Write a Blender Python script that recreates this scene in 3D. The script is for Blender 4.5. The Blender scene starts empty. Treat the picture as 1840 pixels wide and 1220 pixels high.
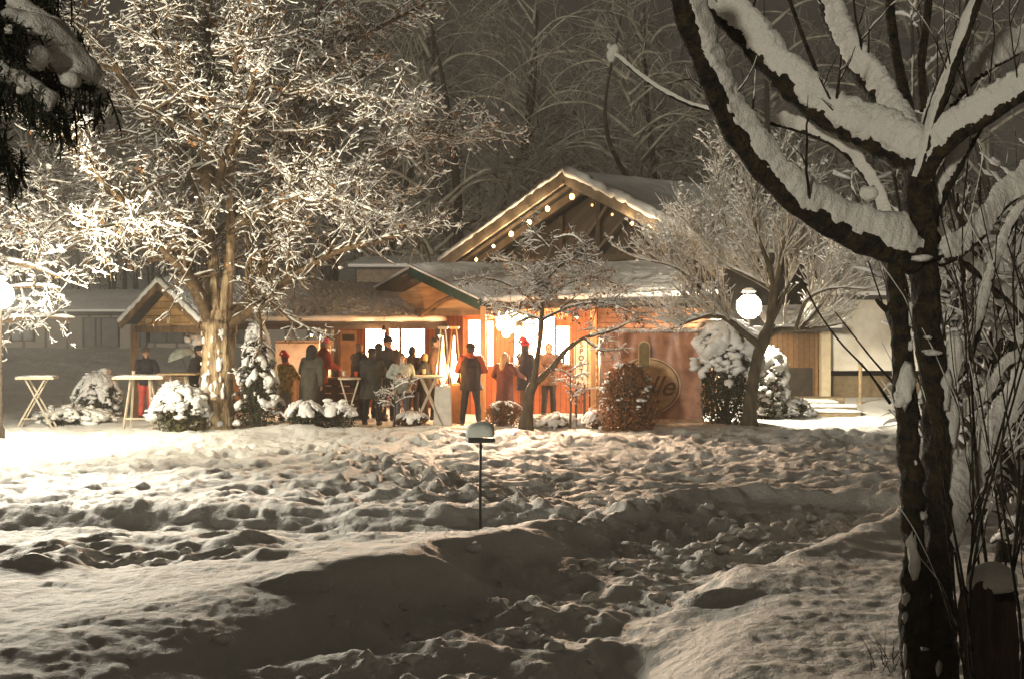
import bpy, math, random
import numpy as np
from mathutils import Vector, Matrix

# ---------------------------------------------------------------- camera, world, exposure
SC = bpy.context.scene
COL = SC.collection
F = 2528.0            # focal length in photograph pixels (1840 wide)
CH = 2.2              # camera height above the snow field
HZ = 583.0            # image row of the horizon
cam_d = bpy.data.cameras.new("camera")
cam_d.sensor_width = 36.0
cam_d.lens = 36.0 * F / 1840.0
cam_d.shift_y = -(610.0 - HZ) / 1840.0
cam_d.clip_start = 0.1
cam_d.clip_end = 2000
cam = bpy.data.objects.new("camera", cam_d)
COL.objects.link(cam)
cam.location = (0, 0, CH)
cam.rotation_euler = (math.pi / 2, 0, 0)
SC.camera = cam

SC.view_settings.view_transform = 'Standard'
SC.view_settings.look = 'None'
SC.view_settings.exposure = 0.0
SC.view_settings.gamma = 1.0
SC.cycles.use_denoising = True
SC.cycles.max_bounces = 5
SC.cycles.diffuse_bounces = 2
SC.cycles.glossy_bounces = 2
SC.cycles.transmission_bounces = 4
SC.cycles.volume_bounces = 0
SC.cycles.sample_clamp_indirect = 4.0

world = bpy.data.worlds.new("World")
SC.world = world
world.use_nodes = True
bg = world.node_tree.nodes["Background"]
bg.inputs[0].default_value = (0.050, 0.043, 0.033, 1)   # snow clouds lit from below by the village
bg.inputs[1].default_value = 0.56

sun_d = bpy.data.lights.new("added_fill_sun", 'SUN')  # added fill light, brightens what faces the camera
sun_d.energy = 1.6
sun_d.angle = math.radians(4)
sun_d.color = (1.0, 0.93, 0.78)
sun = bpy.data.objects.new("added_fill_sun", sun_d)
COL.objects.link(sun)
_sd = Vector((0.45, 1.0, -0.077)).normalized()            # low, from behind and left of the camera
sun.rotation_euler = _sd.to_track_quat('-Z', 'Y').to_euler()

def P(px, py, Y):
    """a point of the place at distance Y in front of the camera"""
    return ((px - 920.0) / F * Y, Y, CH + (HZ - py) / F * Y)

def gp(px, py, z=0.0):
    Y = (CH - z) * F / (py - HZ)
    return ((px - 920.0) / F * Y, Y)

# ---------------------------------------------------------------- noise
_r = np.random.RandomState(7)
_LAT = _r.rand(256, 256)
def vnoise(x, y):
    xi = np.floor(x).astype(int); yi = np.floor(y).astype(int)
    fx = x - xi; fy = y - yi
    fx = fx * fx * (3 - 2 * fx); fy = fy * fy * (3 - 2 * fy)
    a = _LAT[xi & 255, yi & 255]; b = _LAT[(xi + 1) & 255, yi & 255]
    c = _LAT[xi & 255, (yi + 1) & 255]; d = _LAT[(xi + 1) & 255, (yi + 1) & 255]
    return (a * (1 - fx) + b * fx) * (1 - fy) + (c * (1 - fx) + d * fx) * fy - 0.5
def fbm(x, y, o=4):
    s = 0; a = 1.0
    for i in range(o):
        s = s + a * vnoise(x + 17.3 * i, y + 5.1 * i); x = x * 2.03; y = y * 2.03; a *= 0.5
    return s
def sst(a, b, x):
    t = np.clip((x - a) / (b - a), 0, 1)
    return t * t * (3 - 2 * t)

# ---------------------------------------------------------------- materials
MATS = {}
def mat(name, col, rough=0.7, var=0.25, scale=6.0, bump=0.2, bscale=30.0, metal=0.0, stretch=(1, 1, 1), col2=None, spec=0.3, bdist=0.02):
    if name in MATS: return MATS[name]
    m = bpy.data.materials.new(name); m.use_nodes = True
    nt = m.node_tree; b = nt.nodes["Principled BSDF"]
    b.inputs["Roughness"].default_value = rough
    b.inputs["Metallic"].default_value = metal
    b.inputs["Specular IOR Level"].default_value = spec
    tc = nt.nodes.new("ShaderNodeTexCoord"); mp = nt.nodes.new("ShaderNodeMapping")
    mp.inputs["Scale"].default_value = stretch
    nt.links.new(tc.outputs["Object"], mp.inputs["Vector"])
    n = nt.nodes.new("ShaderNodeTexNoise"); n.inputs["Scale"].default_value = scale; n.inputs["Detail"].default_value = 5
    nt.links.new(mp.outputs[0], n.inputs["Vector"])
    r = nt.nodes.new("ShaderNodeValToRGB")
    c2 = col2 or tuple(min(1, c * (1 + var)) for c in col)
    c1 = col if col2 else tuple(c * (1 - var) for c in col)
    r.color_ramp.elements[0].position = 0.35; r.color_ramp.elements[1].position = 0.65
    r.color_ramp.elements[0].color = (*c1, 1); r.color_ramp.elements[1].color = (*c2, 1)
    nt.links.new(n.outputs["Fac"], r.inputs[0]); nt.links.new(r.outputs[0], b.inputs["Base Color"])
    if bump > 0:
        n2 = nt.nodes.new("ShaderNodeTexNoise"); n2.inputs["Scale"].default_value = bscale; n2.inputs["Detail"].default_value = 4
        nt.links.new(mp.outputs[0], n2.inputs["Vector"])
        bp = nt.nodes.new("ShaderNodeBump"); bp.inputs["Strength"].default_value = bump; bp.inputs["Distance"].default_value = bdist
        nt.links.new(n2.outputs["Fac"], bp.inputs["Height"]); nt.links.new(bp.outputs[0], b.inputs["Normal"])
    MATS[name] = m
    return m

def planks(name, col, axis='Z', width=0.14, rough=0.7, var=0.35):
    """boards: dark joints every `width` metres along the axis, grain, tone change board to board"""
    if name in MATS: return MATS[name]
    m = bpy.data.materials.new(name); m.use_nodes = True
    nt = m.node_tree; b = nt.nodes["Principled BSDF"]; b.inputs["Roughness"].default_value = rough
    b.inputs["Specular IOR Level"].default_value = 0.25
    tc = nt.nodes.new("ShaderNodeTexCoord"); sp = nt.nodes.new("ShaderNodeSeparateXYZ")
    nt.links.new(tc.outputs["Object"], sp.inputs[0])
    d = nt.nodes.new("ShaderNodeMath"); d.operation = 'DIVIDE'; d.inputs[1].default_value = width
    if axis == 'XY':
        ad = nt.nodes.new("ShaderNodeMath"); ad.operation = 'ADD'
        nt.links.new(sp.outputs['X'], ad.inputs[0]); nt.links.new(sp.outputs['Y'], ad.inputs[1]); nt.links.new(ad.outputs[0], d.inputs[0])
    elif axis == 'XZ':
        ad = nt.nodes.new("ShaderNodeMath"); ad.operation = 'SUBTRACT'
        nt.links.new(sp.outputs['Z'], ad.inputs[0]); nt.links.new(sp.outputs['X'], ad.inputs[1]); nt.links.new(ad.outputs[0], d.inputs[0])
    else:
        nt.links.new(sp.outputs[axis], d.inputs[0])
    fl = nt.nodes.new("ShaderNodeMath"); fl.operation = 'FLOOR'; nt.links.new(d.outputs[0], fl.inputs[0])
    fr = nt.nodes.new("ShaderNodeMath"); fr.operation = 'FRACT'; nt.links.new(d.outputs[0], fr.inputs[0])
    pp = nt.nodes.new("ShaderNodeMath"); pp.operation = 'PINGPONG'; pp.inputs[1].default_value = 0.5; nt.links.new(fr.outputs[0], pp.inputs[0])
    gt = nt.nodes.new("ShaderNodeMapRange"); gt.inputs[1].default_value = 0.0; gt.inputs[2].default_value = 0.09; gt.inputs[3].default_value = 0.25; gt.inputs[4].default_value = 1.0
    nt.links.new(pp.outputs[0], gt.inputs[0])
    wn = nt.nodes.new("ShaderNodeTexWhiteNoise"); wn.noise_dimensions = '1D'; nt.links.new(fl.outputs[0], wn.inputs["W"])
    n = nt.nodes.new("ShaderNodeTexNoise"); n.inputs["Scale"].default_value = 9; n.inputs["Detail"].default_value = 6
    nt.links.new(tc.outputs["Object"], n.inputs["Vector"])
    mx = nt.nodes.new("ShaderNodeMath"); mx.operation = 'ADD'; nt.links.new(wn.outputs["Value"], mx.inputs[0]); nt.links.new(n.outputs["Fac"], mx.inputs[1])
    r = nt.nodes.new("ShaderNodeValToRGB"); r.color_ramp.elements[0].position = 0.4; r.color_ramp.elements[1].position = 1.3 if False else 1.0
    r.color_ramp.elements[0].color = (*[c * (1 - var) for c in col], 1); r.color_ramp.elements[1].color = (*[min(1, c * (1 + var)) for c in col], 1)
    hf = nt.nodes.new("ShaderNodeMath"); hf.operation = 'MULTIPLY'; hf.inputs[1].default_value = 0.75; nt.links.new(mx.outputs[0], hf.inputs[0])
    nt.links.new(hf.outputs[0], r.inputs[0])
    mm = nt.nodes.new("ShaderNodeMix"); mm.data_type = 'RGBA'; mm.blend_type = 'MULTIPLY'; mm.inputs[0].default_value = 1.0
    nt.links.new(r.outputs[0], mm.inputs[6]); nt.links.new(gt.outputs[0], mm.inputs[7])
    nt.links.new(mm.outputs[2], b.inputs["Base Color"])
    bp = nt.nodes.new("ShaderNodeBump"); bp.inputs["Strength"].default_value = 0.5; bp.inputs["Distance"].default_value = 0.01
    nt.links.new(gt.outputs[0], bp.inputs["Height"]); nt.links.new(bp.outputs[0], b.inputs["Normal"])
    MATS[name] = m
    return m

def emit(name, col, strength):
    if name in MATS: return MATS[name]
    m = bpy.data.materials.new(name); m.use_nodes = True
    b = m.node_tree.nodes["Principled BSDF"]
    b.inputs["Base Color"].default_value = (*col, 1)
    b.inputs["Emission Color"].default_value = (*col, 1)
    b.inputs["Emission Strength"].default_value = strength
    MATS[name] = m
    return m

def snow_mat(name, bump=0.5, s1=9.0, s2=60.0, col=(0.80, 0.79, 0.76)):
    if name in MATS: return MATS[name]
    m = bpy.data.materials.new(name); m.use_nodes = True
    nt = m.node_tree; b = nt.nodes["Principled BSDF"]
    b.inputs["Roughness"].default_value = 0.75; b.inputs["Specular IOR Level"].default_value = 0.2
    tc = nt.nodes.new("ShaderNodeTexCoord")
    n0 = nt.nodes.new("ShaderNodeTexNoise"); n0.inputs["Scale"].default_value = 1.3; n0.inputs["Detail"].default_value = 4
    nt.links.new(tc.outputs["Object"], n0.inputs["Vector"])
    r = nt.nodes.new("ShaderNodeValToRGB"); r.color_ramp.elements[0].position = 0.3; r.color_ramp.elements[1].position = 0.7
    r.color_ramp.elements[0].color = (*[c * 0.9 for c in col], 1); r.color_ramp.elements[1].color = (*col, 1)
    nt.links.new(n0.outputs["Fac"], r.inputs[0]); nt.links.new(r.outputs[0], b.inputs["Base Color"])
    n1 = nt.nodes.new("ShaderNodeTexNoise"); n1.inputs["Scale"].default_value = s1; n1.inputs["Detail"].default_value = 6; n1.inputs["Roughness"].default_value = 0.65
    n2 = nt.nodes.new("ShaderNodeTexNoise"); n2.inputs["Scale"].default_value = s2; n2.inputs["Detail"].default_value = 3
    nt.links.new(tc.outputs["Object"], n1.inputs["Vector"]); nt.links.new(tc.outputs["Object"], n2.inputs["Vector"])
    b1 = nt.nodes.new("ShaderNodeBump"); b1.inputs["Strength"].default_value = bump; b1.inputs["Distance"].default_value = 0.05
    b2 = nt.nodes.new("ShaderNodeBump"); b2.inputs["Strength"].default_value = bump; b2.inputs["Distance"].default_value = 0.012
    nt.links.new(n1.outputs["Fac"], b1.inputs["Height"]); nt.links.new(n2.outputs["Fac"], b2.inputs["Height"])
    nt.links.new(b1.outputs[0], b2.inputs["Normal"]); nt.links.new(b2.outputs[0], b.inputs["Normal"])
    MATS[name] = m
    return m

SNOWG = snow_mat("ground_snow", 0.8, 9, 55)
SNOW = snow_mat("lying_snow", 0.4, 22, 90)
BARK = mat("bark", (0.045, 0.036, 0.026), 0.9, 0.5, 9, 1.0, 26, stretch=(1, 1, 0.35), col2=(0.10, 0.08, 0.05))
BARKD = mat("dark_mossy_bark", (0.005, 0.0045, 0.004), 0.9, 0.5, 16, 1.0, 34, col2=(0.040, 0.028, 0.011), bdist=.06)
BARKT = mat("lit_bark", (0.10, 0.055, 0.026), 0.9, 0.5, 9, 1.0, 14, stretch=(1, 1, 0.22), col2=(0.50, 0.38, 0.23), bdist=.08)  # paler orange copy of the bark, lamp light put into its colour
TWIG = mat("twig_bark", (0.05, 0.032, 0.018), 0.9, 0.4, 12, 0, col2=(0.14, 0.09, 0.045))
TWIGF = mat("frosty_twig", (0.30, 0.26, 0.20), 0.9, 0.4, 12, 0, col2=(0.55, 0.50, 0.42))
TWIGD = mat("dark_twig_bark", (0.03, 0.024, 0.016), 0.9, 0.4, 12, 0)
FROST = mat("frosted_twig", (0.20, 0.18, 0.145), 0.9, 0.3, 3, 0, col2=(0.42, 0.39, 0.32))
LEAFB = mat("withered_leaf", (0.22, 0.10, 0.03), 0.8, 0.4, 5, 0)
NEEDLE = mat("needle_green", (0.022, 0.030, 0.014), 0.8, 0.4, 5, 0)
NEEDLEL = mat("shrub_leaf", (0.09, 0.09, 0.03), 0.8, 0.4, 5, 0)
BROWNL = mat("brown_leaf", (0.19, 0.085, 0.032), 0.8, 0.5, 5, 0)

# ---------------------------------------------------------------- mesh helpers
def tag(o, label=None, cat=None, group=None, kind=None):
    if label: o["label"] = label
    if cat: o["category"] = cat
    if group: o["group"] = group
    if kind: o["kind"] = kind
    return o

def link(name, me, m, parent=None, smooth=False):
    if m is not None:
        for x in (m if isinstance(m, (list, tuple)) else [m]): me.materials.append(x)
    if smooth: me.polygons.foreach_set("use_smooth", [True] * len(me.polygons))
    o = bpy.data.objects.new(name, me); COL.objects.link(o)
    if parent is not None: o.parent = parent
    me.update()
    return o

def empty(name, loc=(0, 0, 0), rz=0.0, label=None, cat=None, group=None):
    o = bpy.data.objects.new(name, None); COL.objects.link(o)
    o.location = loc; o.rotation_euler = (0, 0, rz); o.empty_display_size = 0.2
    return tag(o, label, cat, group)

def np_mesh(name, V, Q):
    V = np.ascontiguousarray(V, dtype=np.float32); Q = np.ascontiguousarray(Q, dtype=np.int32)
    me = bpy.data.meshes.new(name); me.vertices.add(len(V)); me.vertices.foreach_set("co", V.ravel())
    k = Q.shape[1]
    me.loops.add(Q.size); me.loops.foreach_set("vertex_index", Q.ravel())
    me.polygons.add(len(Q)); me.polygons.foreach_set("loop_start", np.arange(0, Q.size, k, dtype=np.int32))
    me.polygons.foreach_set("loop_total", np.full(len(Q), k, dtype=np.int32))
    me.update(calc_edges=True)
    return me

class MB:
    def __init__(s): s.v = []; s.f = []
    def add(s, vs, fs):
        n = len(s.v); s.v += [tuple(v) for v in vs]; s.f += [tuple(i + n for i in f) for f in fs]; return s
    def box(s, c, d, rz=0.0, M=None):
        x, y, z = d[0] / 2, d[1] / 2, d[2] / 2
        vs = [(sx * x, sy * y, sz * z) for sx in (-1, 1) for sy in (-1, 1) for sz in (-1, 1)]
        R = Matrix.Rotation(rz, 3, 'Z') if M is None else M
        vs = [tuple(R @ Vector(v) + Vector(c)) for v in vs]
        return s.add(vs, [(0, 1, 3, 2), (4, 6, 7, 5), (0, 4, 5, 1), (2, 3, 7, 6), (0, 2, 6, 4), (1, 5, 7, 3)])
    def bar(s, a, b, w, h=None):
        a = Vector(a); b = Vector(b); d = (b - a); L = d.length
        q = d.to_track_quat('X', 'Z').to_matrix()
        return s.box((a + b) / 2, (L, w, h or w), M=q)
    def tube(s, pts, rad, n=10, cap=True):
        pts = [Vector(p) for p in pts]
        if not isinstance(rad, (list, tuple)): rad = [rad] * len(pts)
        rings = []; prev = None
        for i, p in enumerate(pts):
            t = (pts[min(i + 1, len(pts) - 1)] - pts[max(i - 1, 0)]).normalized()
            a = Vector((0, 0, 1)) if abs(t.z) < 0.9 else Vector((1, 0, 0))
            if prev is not None: a = prev
            u = (a - t * a.dot(t)).normalized(); w = t.cross(u); prev = u
            rings.append([p + (u * math.cos(2 * math.pi * k / n) + w * math.sin(2 * math.pi * k / n)) * rad[i] for k in range(n)])
        vs = [v for r in rings for v in r]; fs = []
        for i in range(len(pts) - 1):
            for k in range(n):
                fs.append((i * n + k, i * n + (k + 1) % n, (i + 1) * n + (k + 1) % n, (i + 1) * n + k))
        if cap:
            fs.append(tuple(range(n))[::-1]); fs.append(tuple((len(pts) - 1) * n + k for k in range(n)))
        return s.add(vs, fs)
    def ell(s, c, r, n=12, m=8, fn=None):
        vs = [(c[0], c[1], c[2] - r[2])]; fs = []
        for j in range(1, m):
            ph = -math.pi / 2 + math.pi * j / m
            for k in range(n):
                th = 2 * math.pi * k / n
                vs.append((c[0] + r[0] * math.cos(ph) * math.cos(th), c[1] + r[1] * math.cos(ph) * math.sin(th), c[2] + r[2] * math.sin(ph)))
        vs.append((c[0], c[1], c[2] + r[2])); e = len(vs) - 1
        for k in range(n):
            fs.append((0, 1 + (k + 1) % n, 1 + k)); fs.append((e, 1 + (m - 2) * n + k, 1 + (m - 2) * n + (k + 1) % n))
        for j in range(m - 2):
            for k in range(n):
                a = 1 + j * n
                fs.append((a + k, a + (k + 1) % n, a + n + (k + 1) % n, a + n + k))
        if fn: vs = [fn(v) for v in vs]
        return s.add(vs, fs)
    def lathe(s, c, prof, n=20, sx=1.0, sy=1.0):
        vs = []; fs = []
        for r, z in prof:
            for k in range(n):
                th = 2 * math.pi * k / n
                vs.append((c[0] + r * sx * math.cos(th), c[1] + r * sy * math.sin(th), c[2] + z))
        for j in range(len(prof) - 1):
            for k in range(n):
                fs.append((j * n + k, j * n + (k + 1) % n, (j + 1) * n + (k + 1) % n, (j + 1) * n + k))
        fs.append(tuple(range(n))[::-1]); fs.append(tuple((len(prof) - 1) * n + k for k in range(n)))
        return s.add(vs, fs)
    def prism(s, poly, d):
        """polygon (3-D points) pushed along vector d"""
        n = len(poly); d = Vector(d)
        vs = [Vector(p) for p in poly] + [Vector(p) + d for p in poly]
        fs = [tuple(range(n)), tuple(range(2 * n - 1, n - 1, -1))] + [(i, i + n, (i + 1) % n + n, (i + 1) % n) for i in range(n)]
        return s.add(vs, fs)
    def slab(s, q, up, nx=2, ny=2, noise=0.0, seed=0.0, sc=3.0, edge=0.0):
        """closed slab over the quad q (four 3-D corners in order) with its top `up` above"""
        q = [np.array(p, float) for p in q]
        top = []; bot = []
        for j in range(ny):
            v = j / (ny - 1)
            for i in range(nx):
                u = i / (nx - 1)
                p = (q[0] * (1 - u) + q[1] * u) * (1 - v) + (q[3] * (1 - u) + q[2] * u) * v
                h = up
                if noise:
                    h += noise * float(fbm(np.array(p[0] * sc + seed), np.array(p[1] * sc + p[2]), 4))
                    e = min(u, 1 - u) * nx / 2.0, min(v, 1 - v) * ny / 2.0
                    h *= 0.55 + 0.45 * min(1, min(e))
                bot.append(tuple(p)); top.append((p[0], p[1], p[2] + h))
        N = nx * ny; fs = []
        for j in range(ny - 1):
            for i in range(nx - 1):
                a = j * nx + i
                fs.append((a + N, a + 1 + N, a + nx + 1 + N, a + nx + N)); fs.append((a, a + nx, a + nx + 1, a + 1))
        per = [i for i in range(nx)] + [j * nx + nx - 1 for j in range(1, ny)] + [(ny - 1) * nx + i for i in range(nx - 2, -1, -1)] + [j * nx for j in range(ny - 2, 0, -1)]
        for a, b in zip(per, per[1:] + per[:1]): fs.append((a, b, b + N, a + N))
        return s.add(bot + top, fs)
    def build(s, name, m, parent=None, smooth=False, bevel=0.0, loc=None):
        me = bpy.data.meshes.new(name)
        vs = s.v
        if loc is not None: vs = [(v[0] - loc[0], v[1] - loc[1], v[2] - loc[2]) for v in vs]
        me.from_pydata(vs, [], s.f); me.validate(); me.update()
        o = link(name, me, m, parent, smooth)
        if loc is not None: o.location = loc
        if bevel:
            b = o.modifiers.new("bevel", 'BEVEL'); b.width = bevel; b.segments = 2; b.limit_method = 'ANGLE'
        return o

def noise3(V, s, seed=0.0):
    return (vnoise(V[:, 0] * s + seed, V[:, 1] * s + V[:, 2] * s * 0.7) + vnoise(V[:, 2] * s + seed + 9, V[:, 0] * s - V[:, 1] * s * 0.6)) * 1.0

def tubes(P_, R_, S, phase=0.0, squash=None):
    """P_ (N,K,3) centre lines, R_ (N,K) radii -> verts, quads"""
    N, K, _ = P_.shape
    T = np.empty_like(P_); T[:, 1:-1] = P_[:, 2:] - P_[:, :-2]; T[:, 0] = P_[:, 1] - P_[:, 0]; T[:, -1] = P_[:, -1] - P_[:, -2]
    T /= np.linalg.norm(T, axis=2, keepdims=True) + 1e-9
    t0 = T.mean(1, keepdims=True)
    ref = np.where(np.abs(t0[..., 2:3]) < 0.85, np.array([0, 0, 1.0]), np.array([1.0, 0, 0]))
    U = np.cross(T, np.broadcast_to(ref, T.shape)); U /= np.linalg.norm(U, axis=2, keepdims=True) + 1e-9
    W = np.cross(U, T)
    a = np.arange(S) / S * 2 * np.pi + phase
    V = P_[:, :, None, :] + R_[:, :, None, None] * (U[:, :, None, :] * np.cos(a)[None, None, :, None] + W[:, :, None, :] * np.sin(a)[None, None, :, None])
    idx = np.arange(N * K * S).reshape(N, K, S)
    A = idx[:, :-1, :]; B = np.roll(idx, -1, 2)[:, :-1, :]; C = np.roll(idx, -1, 2)[:, 1:, :]; D = idx[:, 1:, :]
    Q = np.stack([A, B, C, D], -1).reshape(-1, 4)
    if K >= 2 and S == 4:
        Q = np.concatenate([Q, idx[:, 0, ::-1].reshape(-1, 4), idx[:, -1, :].reshape(-1, 4)])
    return V.reshape(-1, 3), Q

def join(parts):
    Vs = []; Qs = []; n = 0
    for V, Q in parts:
        Vs.append(V); Qs.append(Q + n); n += len(V)
    return np.concatenate(Vs), np.concatenate(Qs)

def resample(pts, rad, K):
    pts = np.array(pts, float); rad = np.array(rad, float)
    # smooth curve through the points
    d = np.r_[0, np.cumsum(np.linalg.norm(np.diff(pts, axis=0), axis=1))]; d /= d[-1]
    t = np.linspace(0, 1, K)
    m = np.gradient(pts, d, axis=0)
    i = np.clip(np.searchsorted(d, t, side='right') - 1, 0, len(d) - 2)
    h = (d[i + 1] - d[i])[:, None]; s = ((t - d[i]) / (d[i + 1] - d[i]))[:, None]
    out = (2*s**3 - 3*s**2 + 1) * pts[i] + (s**3 - 2*s**2 + s) * h * m[i] + (-2*s**3 + 3*s**2) * pts[i+1] + (s**3 - s**2) * h * m[i+1]
    return out, np.interp(t, d, rad)

def kids(Pp, Rp, n, L, rfac, rs, t0=0.15, up=0.0, spread=0.8, K=4, wig=0.25, trop=0.0, rmin=0.004, flat=0.0, lvar=0.5):
    """n children branching off the parent polylines"""
    N, Kp, _ = Pp.shape
    ln = np.linalg.norm(np.diff(Pp, axis=1), axis=2).sum(1)
    pi = rs.choice(N, n, p=ln / ln.sum())
    t = t0 + (1 - t0) * rs.rand(n) ** 0.9
    f = t * (Kp - 1); i = np.minimum(f.astype(int), Kp - 2); s = (f - i)[:, None]
    st = Pp[pi, i] * (1 - s) + Pp[pi, i + 1] * s
    r0 = Rp[pi, i] * (1 - s[:, 0]) + Rp[pi, i + 1] * s[:, 0]
    tg = Pp[pi, i + 1] - Pp[pi, i]; tg /= np.linalg.norm(tg, axis=1, keepdims=True) + 1e-9
    rnd = rs.randn(n, 3); rnd[:, 2] *= (1 - flat); rnd /= np.linalg.norm(rnd, axis=1, keepdims=True)
    d = tg * (1 - spread) + rnd * spread; d[:, 2] += up
    d /= np.linalg.norm(d, axis=1, keepdims=True)
    Ls = L * (1 - lvar + 2 * lvar * rs.rand(n)) * (1.15 - 0.6 * t)
    out = np.empty((n, K, 3)); out[:, 0] = st
    for k in range(1, K):
        d = d + rs.randn(n, 3) * wig; d[:, 2] += trop
        d /= np.linalg.norm(d, axis=1, keepdims=True)
        out[:, k] = out[:, k - 1] + d * (Ls / (K - 1))[:, None]
    r1 = np.maximum(r0 * rfac, rmin)
    R = r1[:, None] * np.linspace(1, 0.45, K)[None, :]
    return out, R

def snow_on(Pp, Rp, th, rs, S=5, lump=0.5, K=None, keep=1.0, lift=0.75, blunt=False):
    if keep < 1.0:
        k = rs.rand(len(Pp)) < keep; Pp = Pp[k]; Rp = Rp[k]
    if K and K != Pp.shape[1]:
        o = Pp.shape[1]; t = np.linspace(0, o - 1, K); i = np.minimum(t.astype(int), o - 2); s = (t - i)
        Pp = Pp[:, i] * (1 - s)[None, :, None] + Pp[:, i + 1] * s[None, :, None]
        Rp = Rp[:, i] * (1 - s) + Rp[:, i + 1] * s
    T = np.gradient(Pp, axis=1); T /= np.linalg.norm(T, axis=2, keepdims=True) + 1e-9
    hz = np.sqrt(np.clip(1 - T[..., 2] ** 2, 0, 1))
    r = (th * (0.35 + 0.65 * np.minimum(1, Rp / th)) if not np.isscalar(th) or True else th) * hz ** 1.3 * (1 - lump + 2 * lump * rs.rand(*Rp.shape))
    e = np.ones(Pp.shape[1]); e[0] = .8 if blunt else .45; e[-1] = .8 if blunt else .45
    r = np.maximum(r * e, 0.002)
    C = Pp.copy(); C[..., 2] += Rp * lift + r * 0.55
    return tubes(C, r, S)

_ico = None
def ico():
    global _ico
    if _ico is None:
        import bmesh
        bm = bmesh.new(); bmesh.ops.create_icosphere(bm, subdivisions=2, radius=1.0)
        _ico = (np.array([v.co[:] for v in bm.verts]), np.array([[v.index for v in f.verts] for f in bm.faces])); bm.free()
    return _ico
def blobs(C, R, rs, rough=0.25):
    V0, F0 = ico(); C = np.asarray(C, float); R = np.asarray(R, float)
    if R.ndim == 1: R = np.repeat(R[:, None], 3, 1)
    n = len(C)
    V = V0[None] * R[:, None, :]
    off = rs.rand(n, 1) * 50
    nz = vnoise(V0[None, :, 0] * 1.7 + off, V0[None, :, 1] * 1.7 + V0[None, :, 2] * 1.3 + off)
    V = V * (1 + rough * 2 * nz)[..., None] + C[:, None, :]
    Q = F0[None] + (np.arange(n) * len(V0))[:, None, None]
    return V.reshape(-1, 3), Q.reshape(-1, 3)
def quads(C, size, rs, asp=2.0, droop=0.0):
    C = np.asarray(C, float); n = len(C)
    a = rs.randn(n, 3); a[:, 2] -= droop; a /= np.linalg.norm(a, axis=1, keepdims=True)
    b = np.cross(a, rs.randn(n, 3)); b /= np.linalg.norm(b, axis=1, keepdims=True) + 1e-9
    s = size * (0.6 + 0.8 * rs.rand(n, 1))
    a = a * s; b = b * s / asp
    V = np.stack([C, C + a * 0.5 + b * 0.5, C + a, C + a * 0.5 - b * 0.5], 1)
    return V.reshape(-1, 3), np.arange(4 * n).reshape(n, 4)

def textmesh(name, txt, size, depth, m, M, parent, shear=0.0, bold=0.0):
    cu = bpy.data.curves.new(name, 'FONT'); cu.body = txt; cu.size = size; cu.extrude = depth; cu.shear = shear
    cu.align_x = 'CENTER'; cu.align_y = 'CENTER'; cu.offset = bold
    t = bpy.data.objects.new(name + "_curve", cu); COL.objects.link(t)
    dg = bpy.context.evaluated_depsgraph_get(); dg.update()
    me = bpy.data.meshes.new_from_object(t.evaluated_get(dg)); bpy.data.objects.remove(t)
    me.materials.clear()
    me.transform(M)
    return link(name, me, m, parent)

# ---------------------------------------------------------------- ground
def segdist(X, Y, pts):
    best = np.full(X.shape, 1e9); tt = np.zeros(X.shape)
    for k in range(len(pts) - 1):
        a = np.array(pts[k]); b = np.array(pts[k + 1]); ab = b - a
        t = np.clip(((X - a[0]) * ab[0] + (Y - a[1]) * ab[1]) / (ab @ ab), 0, 1)
        d = np.hypot(X - a[0] - t * ab[0], Y - a[1] - t * ab[1])
        m = d < best; best = np.where(m, d, best); tt = np.where(m, k + t, tt)
    return best, tt

PATH = [gp(560, 1330, -.3), gp(800, 1215, -.3), gp(960, 1150, -.3), gp(1090, 1085, -.3), gp(1250, 1030, -.3), gp(1390, 985, -.3), gp(1475, 955, -.25)]
CREST = [gp(-260, 1190, .22), gp(0, 1105, .3), gp(120, 1078, .32), gp(300, 1045, .32), gp(500, 1005, .3), gp(700, 978, .3), gp(900, 960, .28), gp(1040, 958, .25)]
TRAIL1 = [gp(560, 800), gp(700, 850), gp(850, 885), gp(1000, 925), gp(1150, 955), gp(1300, 985)]
TRAIL2 = [gp(60, 800), gp(300, 810), gp(520, 815), gp(760, 800), gp(1000, 790), gp(1240, 800), gp(1600, 790)]
TRAIL3 = [gp(1150, 950), gp(1350, 925), gp(1560, 945), gp(1800, 900)]
TRAIL4 = [gp(-100, 1010), gp(60, 1000), gp(180, 1000), gp(300, 985), gp(420, 980)]

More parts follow.
